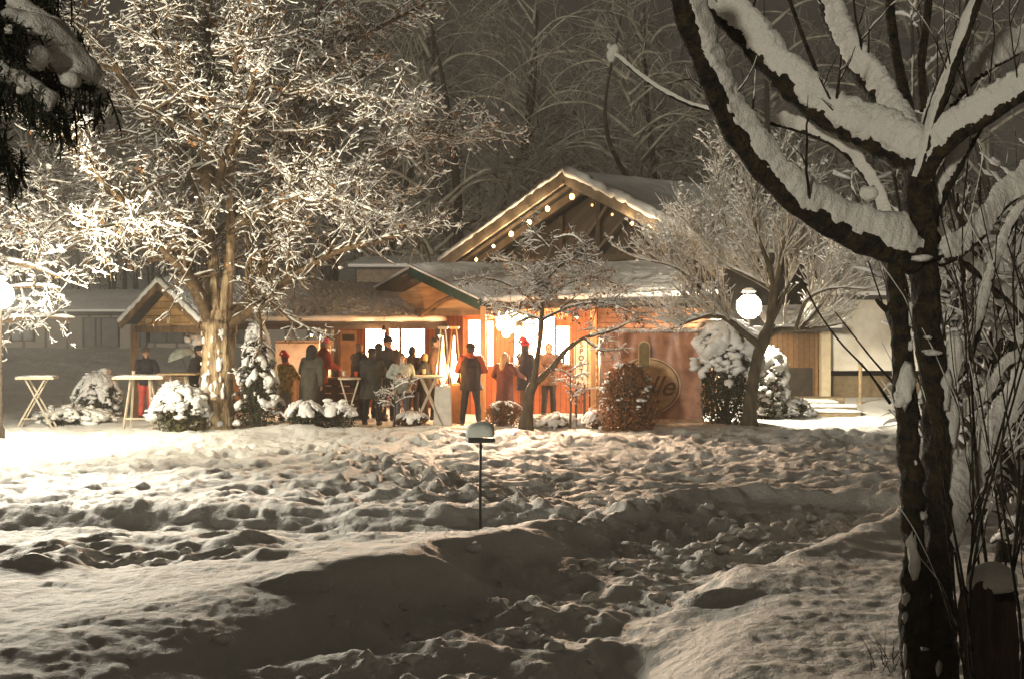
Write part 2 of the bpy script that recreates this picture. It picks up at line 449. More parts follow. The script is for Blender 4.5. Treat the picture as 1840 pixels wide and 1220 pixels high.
def ground_h(X, Y):
    h = np.zeros_like(X)
    # wider shape of the land
    h += 1.25 * sst(35, 60, Y) * sst(6, -4, X + 3) + 0.25 * sst(34, 42, Y) * sst(3, 8, X)
    h += 7.0 * sst(75, 200, Y)
    fld = sst(13.5, 16.0, Y)
    und = fbm(X * 0.5, Y * 0.55 + 3, 2) * 0.16 + fbm(X * 1.3 + 7, Y * 1.5, 2) * 0.055 + fbm(X * 2.6 + 3, Y * 3.4, 4) * .070 + fbm(X * 5 + 1, Y * 7, 3) * .055 * sst(14, 18, Y) * sst(34, 30, Y) + fbm(X * 9 + 1, Y * 10, 2) * .014
    rip = (0.5 - np.abs(fbm(X * 1.3 + 31, Y * 2.4 + 11, 3))) * 0.09
    h += (und + rip) * (0.30 + 0.70 * fld) * (1 - 0.6 * sst(30, 33, Y) * sst(48, 40, Y)) * (1 - 0.6 * sst(34, 40, Y))
    # bank in front of the field, its near side falling towards the camera
    cx = np.array([c[0] for c in CREST]); cy = np.array([c[1] for c in CREST])
    Yc = np.interp(X, cx, cy) + 0.35 * fbm(X * 0.8, X * 0 + 3, 2)
    d = Y - Yc
    side = sst(1.6, 0.2, X)
    back = 0.13 * np.exp(-np.clip(d, 0, None) ** 2 / 1.6)
    front = 0.13 - 0.52 * sst(0.0, 5.4, -d) + .02 * fbm(X * .9 + Y * .5, Y * .9 - X * .4, 3) 
    h += side * np.where(d > 0, back, front)
    # furrow behind the bank, with a steeper near-facing lip
    Yd = 15.6 + 0.25 * np.sin(X * 0.9) + 0.35 * fbm(X * 0.7, X * 0 + 9, 2)
    e = Y - Yd
    h += sst(2.2, 0.8, X) * (-0.12 * np.exp(-(e / 0.55) ** 2) + 0.05 * np.exp(-((e - 0.9) / 0.5) ** 2))
    # dug path
    dp, tp = segdist(X, Y, PATH)
    dpn = dp + 0.28 * fbm(X * 1.5, Y * 1.5, 3)
    w = sst(1.35, 0.75, dpn)
    clod = sst(-.5, .7, fbm(X * 1.9 + 5, Y * 1.7 + 2, 3)) * 0.15 + np.abs(fbm(X * 4.2 + 9, Y * 4.0, 4)) * 0.07
    h = h * (1 - w) + (-0.17 + clod) * w
    h += 0.12 * np.exp(-((dpn - 1.45) / 0.32) ** 2) * sst(0.8, 0.0, fbm(X * 1.2, Y * 1.2 + 40, 2)) * (Y > 11)
    # flat-topped mound to the right of the path
    mound = sst(0.9, 1.5, dpn) * sst(15.5, 11.5, Y) * sst(0.4, 1.2, X - (Y - 8.5) * 0.45)
    h += 0.12 * mound
    # rough clods along the trails
    for pts, wid, amp, fy in ((TRAIL1, 0.9, .12, 3.0), (TRAIL2, 2.2, .06, 2.2), (TRAIL3, 0.9, .15, 2.6), (TRAIL4, 1.0, .17, 1.4)):
        dd, _ = segdist(X, Y, pts)
        k = sst(wid, wid * 0.4, dd)
        h += k * ((sst(-.4, .8, fbm(X * fy + 77, Y * fy * 0.9 + 13, 3)) - .3) * amp * 1.2)
    h += fbm(X * 14, Y * 12, 3) * 0.014 * sst(40, 20, Y)
    # level trodden yard round the stalls
    yard = sst(29.3, 30.6, Y + 0.25 * fbm(X * .8, Y * .8, 2)) * sst(38, 36, Y) * sst(13, 11, np.abs(X + 1))
    h = h * (1 - yard) + yard * (fbm(X * 2.2, Y * 2.0, 3) * 0.05)
    return h

NR, NC = 1150, 760
ys = 1.0 * (420.0 / 1.0) ** (np.linspace(0, 1, NR))
u = np.linspace(-1, 1, NC)
GY = np.repeat(ys[:, None], NC, 1); GX = u[None, :] * (0.47 * GY + 3.0)
GZ = ground_h(GX, GY)
rs = np.random.RandomState(3)
# footprints pressed one by one along the trails and across the field
def prints(pts, n, wid, dep):
    global GZ
    a = np.array(pts); seg = np.linalg.norm(np.diff(a, axis=0), axis=1); cs = np.r_[0, np.cumsum(seg)]
    for _ in range(n):
        s = rs.rand() * cs[-1]; k = min(np.searchsorted(cs, s) - 1, len(seg) - 1); k = max(k, 0)
        p = a[k] + (a[k + 1] - a[k]) * ((s - cs[k]) / seg[k]); p = p + rs.randn(2) * wid
        dr = math.atan2(*(a[k + 1] - a[k])[::-1]) + rs.randn() * 0.5
        r0 = np.searchsorted(ys, p[1] - 0.5); r1 = np.searchsorted(ys, p[1] + 0.5)
        if r1 <= r0 or p[1] < 2: continue
        hw = 0.47 * p[1] + 3.0
        c0 = int(max(0, ((p[0] - 0.7) / hw + 1) / 2 * NC - 2)); c1 = int(min(NC, ((p[0] + 0.7) / hw + 1) / 2 * NC + 3))
        X = GX[r0:r1, c0:c1] - p[0]; Y = GY[r0:r1, c0:c1] - p[1]
        U = X * math.cos(dr) + Y * math.sin(dr); W = -X * math.sin(dr) + Y * math.cos(dr)
        q = np.sqrt((U / 0.20) ** 2 + (W / 0.11) ** 2)
        dd = dep * (0.6 + 0.6 * rs.rand())
        GZ[r0:r1, c0:c1] += -dd * sst(1.15, 0.6, q) + 0.28 * dd * np.exp(-((q - 1.5) / 0.35) ** 2)
prints(TRAIL1, 150, 0.35, 0.06); prints(TRAIL2, 260, 0.9, 0.05); prints(TRAIL3, 110, 0.4, 0.06); prints(PATH, 60, 0.4, 0.05)
prints([gp(100, 850), gp(900, 900)], 90, 1.2, 0.05); prints([gp(1000, 850), gp(1600, 840)], 110, 1.3, 0.05); prints(TRAIL4, 30, 0.4, 0.05)
def gz(x, y):
    """height of the snow at a point"""
    r = int(np.clip(np.searchsorted(ys, y), 0, NR - 1)); c = int(np.clip((x / (0.47 * y + 3.0) + 1) / 2 * (NC - 1), 0, NC - 1))
    return float(GZ[r, c])
idx = np.arange(NR * NC).reshape(NR, NC)
Q = np.stack([idx[:-1, :-1], idx[:-1, 1:], idx[1:, 1:], idx[1:, :-1]], -1).reshape(-1, 4)
g = link("snow_ground", np_mesh("snow_ground", np.stack([GX, GY, GZ], -1).reshape(-1, 3), Q), SNOWG, None, True)
tag(g, kind="structure")
# added unseen bank behind the viewpoint, keeps the fill sun off the near snow
nx_, ny_ = 90, 40
bx_ = np.linspace(-16, 16, nx_)[None, :] * np.ones((ny_, 1)); by_ = np.linspace(1.6, -9, ny_)[:, None] * np.ones((1, nx_))
bz_ = ground_h(bx_, np.maximum(by_, 1.0)) - .03 * (by_ > 1.0) + 2.25 * sst(.2, -2.6, by_) + .12 * fbm(bx_ * .8, by_ * .8, 3)
ib = np.arange(nx_ * ny_).reshape(ny_, nx_)
tag(link("fill_blocker_bank", np_mesh("fill_blocker_bank", np.stack([bx_, by_, bz_], -1).reshape(-1, 3), np.stack([ib[:-1, :-1], ib[1:, :-1], ib[1:, 1:], ib[:-1, 1:]], -1).reshape(-1, 4)), SNOWG, None, True), kind="structure")
# loose clods thrown up beside the path
nb = 300
cl = []; cr = []
for i in range(nb):
    k = rs.randint(len(PATH) - 1); t = rs.rand()
    p = np.array(PATH[k]) * (1 - t) + np.array(PATH[k + 1]) * t + rs.randn(2) * 0.55
    r = 0.014 + 0.055 * rs.rand() ** 3
    cl.append((p[0], p[1], gz(p[0], p[1]) + r * 0.25)); cr.append((r * 1.2, r, r * 0.75))
for pts, n, w in ((TRAIL1, 70, .4), (TRAIL3, 60, .4), (TRAIL4, 15, .4)):
    for i in range(n):
        k = rs.randint(len(pts) - 1); t = rs.rand()
        p = np.array(pts[k]) * (1 - t) + np.array(pts[k + 1]) * t + rs.randn(2) * w
        r = 0.02 + 0.04 * rs.rand() ** 2
        cl.append((p[0], p[1], gz(p[0], p[1]) + r * 0.2)); cr.append((r * 1.3, r, r * 0.7))
tag(link("snow_clods", np_mesh("snow_clods", *blobs(cl, cr, rs, 0.5)), SNOW, None, True), "loose lumps of snow thrown up along the trodden trails", "snow", kind="stuff")

# ---------------------------------------------------------------- trees
def tree(name, limbs, cfg, seed, label, group=None, barks=(None, None), trunk_name="trunk", snowth=0.03, leaves=0, leafmat=None, cat="tree", snow_mat_=None, lumpy=False, limbmat=None, pellets=0):
    """limbs: list of (points, radii, kind) with kind 'trunk' or 'limb'. cfg: list of (n, L, dict)"""
    rs = np.random.RandomState(seed)
    base = limbs[0][0][0]
    root = empty(name, base, 0, label, cat, group)
    inv = np.array(base)
    tr = []; lb = []; LP = []; LR = []
    for pts, rad, kind in limbs:
        K = 34 if kind == 'trunk' else 16
        p, r = resample(pts, rad, K)
        p[1:-1] += (rs.rand(K - 2, 3) - 0.5) * (r[1:-1, None] * (.12 if kind == 'trunk' else .5))
        V, Q = tubes(p[None], r[None], 28 if kind == 'trunk' else 8)
        ax = np.repeat(p, 28 if kind == 'trunk' else 8, 0); st = V.copy(); st[:, 2] *= .22
        V = ax + (V - ax) * (1 + 0.30 * noise3(st, 9.0, seed) + .10 * noise3(V, 6.0, seed))[:, None]
        (tr if kind == 'trunk' else lb).append((V, Q))
        if kind != 'trunk': 
            q, w = resample(pts, rad, 10); LP.append(q); LR.append(w)
    def put(nm, parts, m, sm=True, par=root):
        V, Q = join(parts)
        return link(nm, np_mesh(nm, V - inv, Q), m, par, sm)
    LP = np.array(LP); LR = np.array(LR)
    put(trunk_name, tr, barks[0])
    levels = [(LP, LR)]
    tw = []
    for n, L, kw in cfg:
        kw = dict(kw); src = kw.pop('src', [-1])
        Ks = kw.get('K', 4)
        if src == [-1]: a, b = levels[-1]
        else:
            a, b = levels[src[0]]
        c, d = kids(a, b, n, L, kw.pop('rfac', 0.5), rs, **kw)
        levels.append((c, d)); tw.append((c, d))
    if limbmat is not None:
        put("limbs", lb, limbmat); lb = []
    cr = put("branches", lb + [tubes(c, d, 5 if i == 0 else 3) for i, (c, d) in enumerate(tw)], barks[1])
    if snowth:
        sn = [snow_on(LP, LR, snowth * 1.7, rs, 6, 0.45, K=26)]
        for i, (c, d) in enumerate(tw):
            sn.append(snow_on(c, d, snowth * (1.3 if i == 0 else 1.0), rs, 4, 0.75 if lumpy else .6, K=(c.shape[1] * 3 if i < 1 else c.shape[1] * 2) if lumpy else (c.shape[1] * 2 if i < 1 else c.shape[1] + 1), keep=1.0 if i < 1 else 0.85, blunt=lumpy))
        V, Q = join(sn)
        if pellets:
            src = np.concatenate([c[:, 1:].reshape(-1, 3) for c, d in tw[1:]]); cp = src[rs.choice(len(src), pellets)]
            r = .014 + .024 * rs.rand(pellets) ** 1.6
            Vp, Qp = blobs(cp + [0, 0, .02], np.stack([r * 1.25, r * 1.25, r * .8], -1), rs, .6)
            link("snow_clumps", np_mesh("snow_clumps", Vp - inv, Qp), snow_mat_ or SNOW, cr, True)
        link("snow_cover", np_mesh("snow_cover", V - inv, Q), snow_mat_ or SNOW, cr, True)
    if leaves:
        c = tw[-1][0][:, -1]; c = c[rs.choice(len(c), leaves)]
        # withered leaves hang in tufts
        c = np.repeat(c[: max(1, leaves // 4)], 4, 0) + rs.randn(leaves // 4 * 4, 3) * 0.05
        V, Q = quads(c, 0.075, rs, 1.6, 1.6)
        link("leaves", np_mesh("leaves", V - inv, Q), leafmat or LEAFB, root)
    return root

def L3(pts, Y0, Y1=None, rad=None, s=None):
    """image trace of a limb given a depth running from Y0 to Y1"""
    n = len(pts); Y1 = Y0 if Y1 is None else Y1
    return [P(p[0], p[1], Y0 + (Y1 - Y0) * i / (n - 1)) for i, p in enumerate(pts)]

# --- the large broadleaf tree at the left stall
TY = 29.8
def big_tree():
    Y = TY
    b = lambda px, py, y=Y: P(px, py, y)
    limbs = [([b(388, 790), b(388, 765), b(388, 700), b(391, 640), b(392, 585), b(395, 560)], [.50, .36, .32, .31, .34, .30], 'trunk'),
             ([b(392, 585), b(383, 520), b(378, 440), b(374, 340)], [.22, .15, .12, .10], 'trunk'),
             ([b(398, 585), b(408, 520), b(414, 430), b(410, 330)], [.17, .12, .10, .085], 'trunk')]
    tr = [
        ([(385, 590), (350, 510), (300, 450), (255, 400), (170, 310), (90, 230), (20, 190)], 0, -2.5, .15),
        ([(374, 345), (372, 220), (378, 110), (370, 0), (362, -130)], 0, .5, .14),
        ([(410, 335), (420, 220), (428, 100), (450, -100)], 0, -1, .12),
        ([(403, 575), (440, 545), (478, 470), (500, 350), (540, 180), (575, 20), (590, -80)], 0, 1.5, .13),
        ([(403, 590), (450, 560), (520, 500), (600, 455), (690, 430), (770, 405)], 0, -2, .12),
        ([(300, 450), (240, 425), (150, 430), (70, 400), (-20, 405)], -.8, -2, .08),
        ([(498, 360), (580, 330), (680, 280), (780, 250), (890, 235)], .8, 2.5, .08),
        ([(376, 330), (300, 250), (200, 160), (90, 100), (-10, 70)], 0, 2.5, .10),
        ([(425, 200), (520, 130), (640, 70), (760, 10), (840, -40)], -.5, 2, .09),
        ([(374, 250), (320, 130), (260, 30), (200, -80)], 0, -2, .09),
        ([(412, 300), (480, 200), (560, 150), (680, 180), (780, 190)], 0, -2.5, .08),
        ([(378, 450), (340, 380), (260, 330), (150, 320), (40, 300)], 0, 2.0, .09),
        ([(378, 430), (440, 370), (540, 330), (640, 370), (740, 345)], 0, 3.0, .09),
        ([(374, 300), (300, 320), (200, 380), (120, 385), (60, 440)], 0, -3.0, .07),
        ([(420, 250), (500, 260), (580, 230), (660, 130), (700, 60)], 0, 3.2, .08),
        ([(376, 400), (400, 300), (440, 200), (470, 80), (500, -60)], 0, -3.2, .10),
        ([(376, 400), (330, 280), (290, 150), (310, 20), (300, -80)], 0, 3.4, .10),
        ([(410, 420), (470, 380), (560, 350), (640, 370), (720, 400)], 0, -3.4, .07),
        ([(380, 470), (330, 420), (280, 380), (220, 400), (140, 420)], 0, -3.6, .07),
        ([(372, 200), (330, 60), (280, -60)], 0, 0.5, .08),
        ([(372, 260), (260, 190), (160, 60), (80, 10), (20, -30)], 0, -1.5, .08),
    ]
    for pts, d0, d1, r in tr:
        n = len(pts)
        limbs.append((L3(pts, Y + d0, Y + d1), list(np.linspace(r, r * 0.25, n)), 'limb'))
    cfg = [(620, 1.25, dict(spread=.62, up=.15, t0=.10, K=6, wig=.22, trop=.03, rfac=.42, rmin=.012)),
           (5600, .50, dict(spread=.7, up=.12, K=5, wig=.34, rfac=.5, rmin=.007)),
           (3200, .50, dict(spread=.8, up=.10, K=4, wig=.28, rfac=.3, rmin=.007, src=[0])),
           (9500, .23, dict(spread=.75, up=.10, K=3, wig=.35, rfac=.6, rmin=.006, src=[2]))]
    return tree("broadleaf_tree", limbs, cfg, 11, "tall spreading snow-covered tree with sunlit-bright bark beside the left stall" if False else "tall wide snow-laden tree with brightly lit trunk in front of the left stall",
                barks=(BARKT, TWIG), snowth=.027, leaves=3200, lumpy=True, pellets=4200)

_bt = big_tree()
def trunk_snow():
    rs = np.random.RandomState(12); C = []; Rr = []
    for i in range(46):
        z = .1 + 2.0 * rs.rand(); a = math.radians(-165 + 110 * rs.rand()); r = .36 - .03 * min(1, z)
        bx = (388 + 4 * z / 2.2 - 920) / F * TY
        C.append((bx + r * math.cos(a), TY + r * math.sin(a), z)); q = .02 + .05 * rs.rand() ** 2; Rr.append((q, q * .7, q * (1 + 2.2 * rs.rand())))
    V, Q = blobs(C, np.array(Rr), rs, .6); V = V - np.array(_bt.location)
    link("bark_snow", np_mesh("bark_snow", V, Q), SNOW, _bt, True)
trunk_snow()

# --- the tree left of the picture, its branches reaching in round the left lamp
def lamp_side_tree():
    Y = 28.0
    limbs = [([P(-330, 790, Y), P(-325, 600, Y), P(-300, 450, Y), P(-290, 350, Y)], [.22, .18, .15, .12], 'trunk')]
    for pts, d in (([(-310, 560), (-150, 500), (-20, 470), (60, 480), (110, 500)], -1), ([(-310, 600), (-160, 590), (-20, 580), (60, 570), (135, 572)], .5),
                   ([(-300, 480), (-150, 430), (-20, 420), (70, 440), (130, 430)], 1.2), ([(-310, 610), (-170, 580), (-30, 530), (60, 515), (110, 520)], -.5),
                   ([(-300, 420), (-200, 350), (-80, 300), (20, 320), (60, 330)], 0)):
        limbs.append((L3(pts, Y, Y + d), list(np.linspace(.08, .02, 5)), 'limb'))
    cfg = [(90, .9, dict(spread=.5, K=5, rfac=.5, wig=.2, t0=.4, rmin=.010)), (700, .35, dict(spread=.7, K=4, rfac=.5, rmin=.007)), (900, .2, dict(spread=.8, K=3, rfac=.6, rmin=.006))]
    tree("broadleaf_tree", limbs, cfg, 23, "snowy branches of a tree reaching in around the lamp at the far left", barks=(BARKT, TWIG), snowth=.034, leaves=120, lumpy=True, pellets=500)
lamp_side_tree()

# --- the small tree in the middle, forked low
def middle_tree():
    Y = 29.6
    limbs = [([P(945, 782, Y), P(948, 740, Y), P(953, 705, Y), P(962, 685, Y)], [.17, .12, .10, .09], 'trunk'),
             ([P(958, 690, Y), P(966, 640, Y), P(972, 590, Y), P(976, 530, Y), P(984, 470, Y), P(1003, 405, Y), P(1008, 388, Y)], [.075, .055, .05, .04, .03, .016, .008], 'trunk'),
             ([P(958, 692, Y), P(990, 662, Y), P(1022, 625, Y), P(1052, 606, Y), P(1090, 598, Y + .3)], [.07, .06, .05, .035, .02], 'trunk')]
    for pts, d in (([(976, 560), (930, 520), (870, 500), (815, 505)], -1), ([(976, 545), (1020, 510), (1070, 500), (1120, 515)], 1), ([(978, 520), (940, 480), (890, 465)], 1.3),
                   ([(980, 505), (1020, 470), (1060, 470), (1085, 480)], -1.2), ([(990, 450), (960, 420), (945, 415)], .4), ([(995, 430), (1030, 425), (1050, 440)], -.4),
                   ([(974, 575), (930, 560), (880, 545)], 1.5), ([(974, 575), (1030, 550), (1090, 545), (1130, 560)], -1.4), ([(1060, 605), (1110, 590), (1150, 565)], .3), ([(1050, 608), (1080, 630), (1110, 628)], -.4),
                   ([(976, 550), (975, 520), (960, 500)], -2), ([(976, 550), (985, 520), (1000, 500)], 2)):
        limbs.append((L3(pts, Y, Y + d), list(np.linspace(.028, .010, len(pts))), 'limb'))
    cfg = [(200, .55, dict(spread=.6, K=5, rfac=.6, wig=.22, t0=.15, rmin=.008, flat=.5, trop=-.02)), (1700, .24, dict(spread=.8, K=4, rfac=.6, rmin=.006, flat=.3)), (1600, .14, dict(spread=.8, K=3, rfac=.7, rmin=.005))]
    tree("small_tree", limbs, cfg, 31, "small low-forked tree with dusted flat crown in front of the bar windows", barks=(BARK, TWIGD), snowth=.018, leaves=500, leafmat=BROWNL)
middle_tree()

# --- the pollard-like tree at the right lamp
def right_tree():
    Y = 30.6
    limbs = [([P(1345, 768, Y), P(1347, 740, Y), P(1353, 690, Y), P(1362, 640, Y), P(1375, 605, Y), P(1386, 580, Y)], [.21, .15, .135, .13, .13, .11], 'trunk')]
    for pts, d, r in (([(1366, 622), (1330, 592), (1290, 568), (1240, 577), (1205, 592)], -.6, .09), ([(1378, 600), (1405, 592), (1460, 590), (1520, 580)], .8, .10),
                   ([(1384, 585), (1392, 530), (1350, 500), (1290, 470), (1240, 400)], .5, .07), ([(1384, 582), (1388, 500), (1360, 420), (1350, 330)], -.5, .08),
                   ([(1384, 582), (1412, 520), (1440, 440), (1450, 350)], .7, .07), ([(1440, 590), (1480, 540), (1520, 480), (1550, 430)], 1, .05),
                   ([(1290, 562), (1260, 520), (1210, 480), (1170, 470)], -.8, .045), ([(1386, 570), (1404, 460), (1420, 390), (1400, 300)], -1.5, .06),
                   ([(1386, 570), (1385, 510), (1330, 460), (1300, 390), (1290, 300)], 1.5, .06), ([(1310, 575), (1296, 510), (1250, 450), (1190, 440)], 1.8, .045), ([(1430, 590), (1450, 540), (1490, 520), (1560, 520)], -1.6, .05)):
        limbs.append((L3(pts, Y, Y + d), list(np.linspace(r, .012, len(pts))), 'limb'))
    cfg = [(520, 1.3, dict(spread=.45, up=.45, K=6, rfac=.5, wig=.12, t0=.25, rmin=.007, trop=.05)), (3000, .45, dict(spread=.45, up=.3, K=4, rfac=.6, wig=.15, rmin=.005, trop=.05)), (2200, .22, dict(spread=.5, K=3, rfac=.7, rmin=.005))]
    tree("pruned_tree", limbs, cfg, 41, "bushy-headed tree with dark curved trunk in front of the glaring right lamp", barks=(BARK, TWIGF), snowth=.024, lumpy=True, limbmat=BARK, pellets=1500)
right_tree()

# --- dim frosted trees standing beyond the roofs
def wild_tree(seed, px, Y, H, lean, nl, n2, label, arch=0.0, name="bare_tree", tr=.22):
    rs = np.random.RandomState(seed)
    X = (px - 920) / F * Y; z0 = float(ground_h(np.array([[X]]), np.array([[float(Y)]]))[0, 0])
    b = np.array([X, Y, z0 - .1])
    tp = [b, b + [lean * .3 + .5 * rs.randn(), 0, H * .35], b + [lean * .7 + .7 * rs.randn(), .2, H * .7], b + [lean, .3, H]]
    limbs = [([tuple(p) for p in tp], [tr, tr * .75, tr * .45, tr * .15], 'trunk')]
    for i in range(nl):
        t = .2 + .75 * (i + rs.rand()) / nl
        s = b + (tp[3] - b) * t
        a = rs.rand() * 2 * math.pi; L = H * (.30 + .22 * rs.rand()) * (1.15 - t * .6)
        d = np.array([math.cos(a), math.sin(a) * .8, .55 + .3 * rs.rand()])
        p1 = s + d * L * .4; p2 = p1 + np.array([d[0], d[1], .3 - arch]) * L * .35; p3 = p2 + np.array([d[0], d[1], .0 - arch * 1.8]) * L * .35
        limbs.append(([tuple(s), tuple(p1), tuple(p2), tuple(p3)], list(np.linspace(tr * .35, tr * .08, 4)), 'limb'))
    cfg = [(n2, H * .13, dict(spread=.5, K=6, rfac=.5, wig=.16, t0=.2, rmin=.016, trop=-.06 * arch)), (n2 * 4, H * .06, dict(spread=.6, K=4, rfac=.6, rmin=.012, wig=.2, trop=-.06 * arch))]
    tree(name, limbs, cfg, seed, label, group="dim bare trees beyond the roofs", barks=(TWIGD, FROST), snowth=0)
wild_tree(101, 1110, 52, 14, 1.0, 26, 200, "dim frosted tree with long arching boughs above the chalet roof ridge", arch=.35)
wild_tree(102, 785, 50, 13, -.3, 22, 170, "slender frosted tree rising left of the lit gable", arch=.4)
wild_tree(103, 1420, 56, 15, -1, 22, 170, "dim bare tree standing behind the bushy-headed tree and the right lamp", arch=.2)
wild_tree(104, 600, 60, 15, .5, 20, 130, "dim bare tree behind the middle of the long stall roof", arch=.2)
wild_tree(105, 950, 66, 17, .5, 24, 170, "dim bare tree in the gap left of the gable peak", arch=.3)
wild_tree(106, 1250, 64, 18, 1.2, 24, 170, "dim bare tree above the right slope of the chalet roof", arch=.25)
wild_tree(107, 330, 62, 16, .5, 18, 110, "dim bare tree behind the crown of the tall snow-laden tree", arch=.1)
wild_tree(108, 1620, 60, 17, .5, 22, 150, "dim bare tree standing beyond the white-walled house", arch=.2)
wild_tree(109, 40, 64, 16, .5, 18, 110, "dim bare tree beyond the far grey building at the left", arch=.1)
wild_tree(111, 900, 58, 16, 1.5, 30, 260, "dim frosted tree with tangled boughs high between the snow-laden crown and the gable", arch=.45, tr=.16)
wild_tree(112, 1180, 49, 13, -1.2, 26, 240, "dim frosted tree with tangled boughs above the right half of the gable", arch=.45, tr=.15)
wild_tree(113, 690, 56, 15, 1.8, 24, 200, "dim frosted tree leaning behind the right edge of the snow-laden crown", arch=.4, tr=.16)
wild_tree(110, 1790, 52, 15, -.5, 20, 150, "dim bare tree beyond the right end of the white-walled house", arch=.2)

# far wooded slope
def woods():
    rs = np.random.RandomState(77)
    n = 300
    X = (rs.rand(n) - .5) * 110; Y = 78 + rs.rand(n) * 55; H = 13 + rs.rand(n) * 10
    z = ground_h(X[None], Y[None])[0]
    K = 5; t = np.linspace(0, 1, K)
    Pp = np.stack([X[:, None] + (t ** 2) * rs.randn(n, 1) * 2.2 + np.sin(t * 4) * rs.randn(n, 1) * .4, Y[:, None] + t * 0, z[:, None] + H[:, None] * t], -1)
    Rr = .09 * (1 - .85 * t)[None, :] * (0.7 + .6 * rs.rand(n, 1))
    a = kids(Pp, Rr, n * 22, 4.2, .4, rs, t0=.2, spread=.7, up=.2, K=6, rmin=.028, trop=-.10)
    b = kids(a[0], a[1], n * 45, 1.5, .6, rs, spread=.7, trop=-.08, K=4, rmin=.022)
    V, Q = join([tubes(Pp, Rr, 6), tubes(*a, 3), tubes(*b, 3)])
    tag(link("woods", np_mesh("woods", V, Q), mat("woods_bark", (.014, .012, .009), .9, .4, .3, 0, col2=(.06, .053, .04))), "dark wooded slope closing the view behind the buildings", "woods", kind="stuff")
woods()

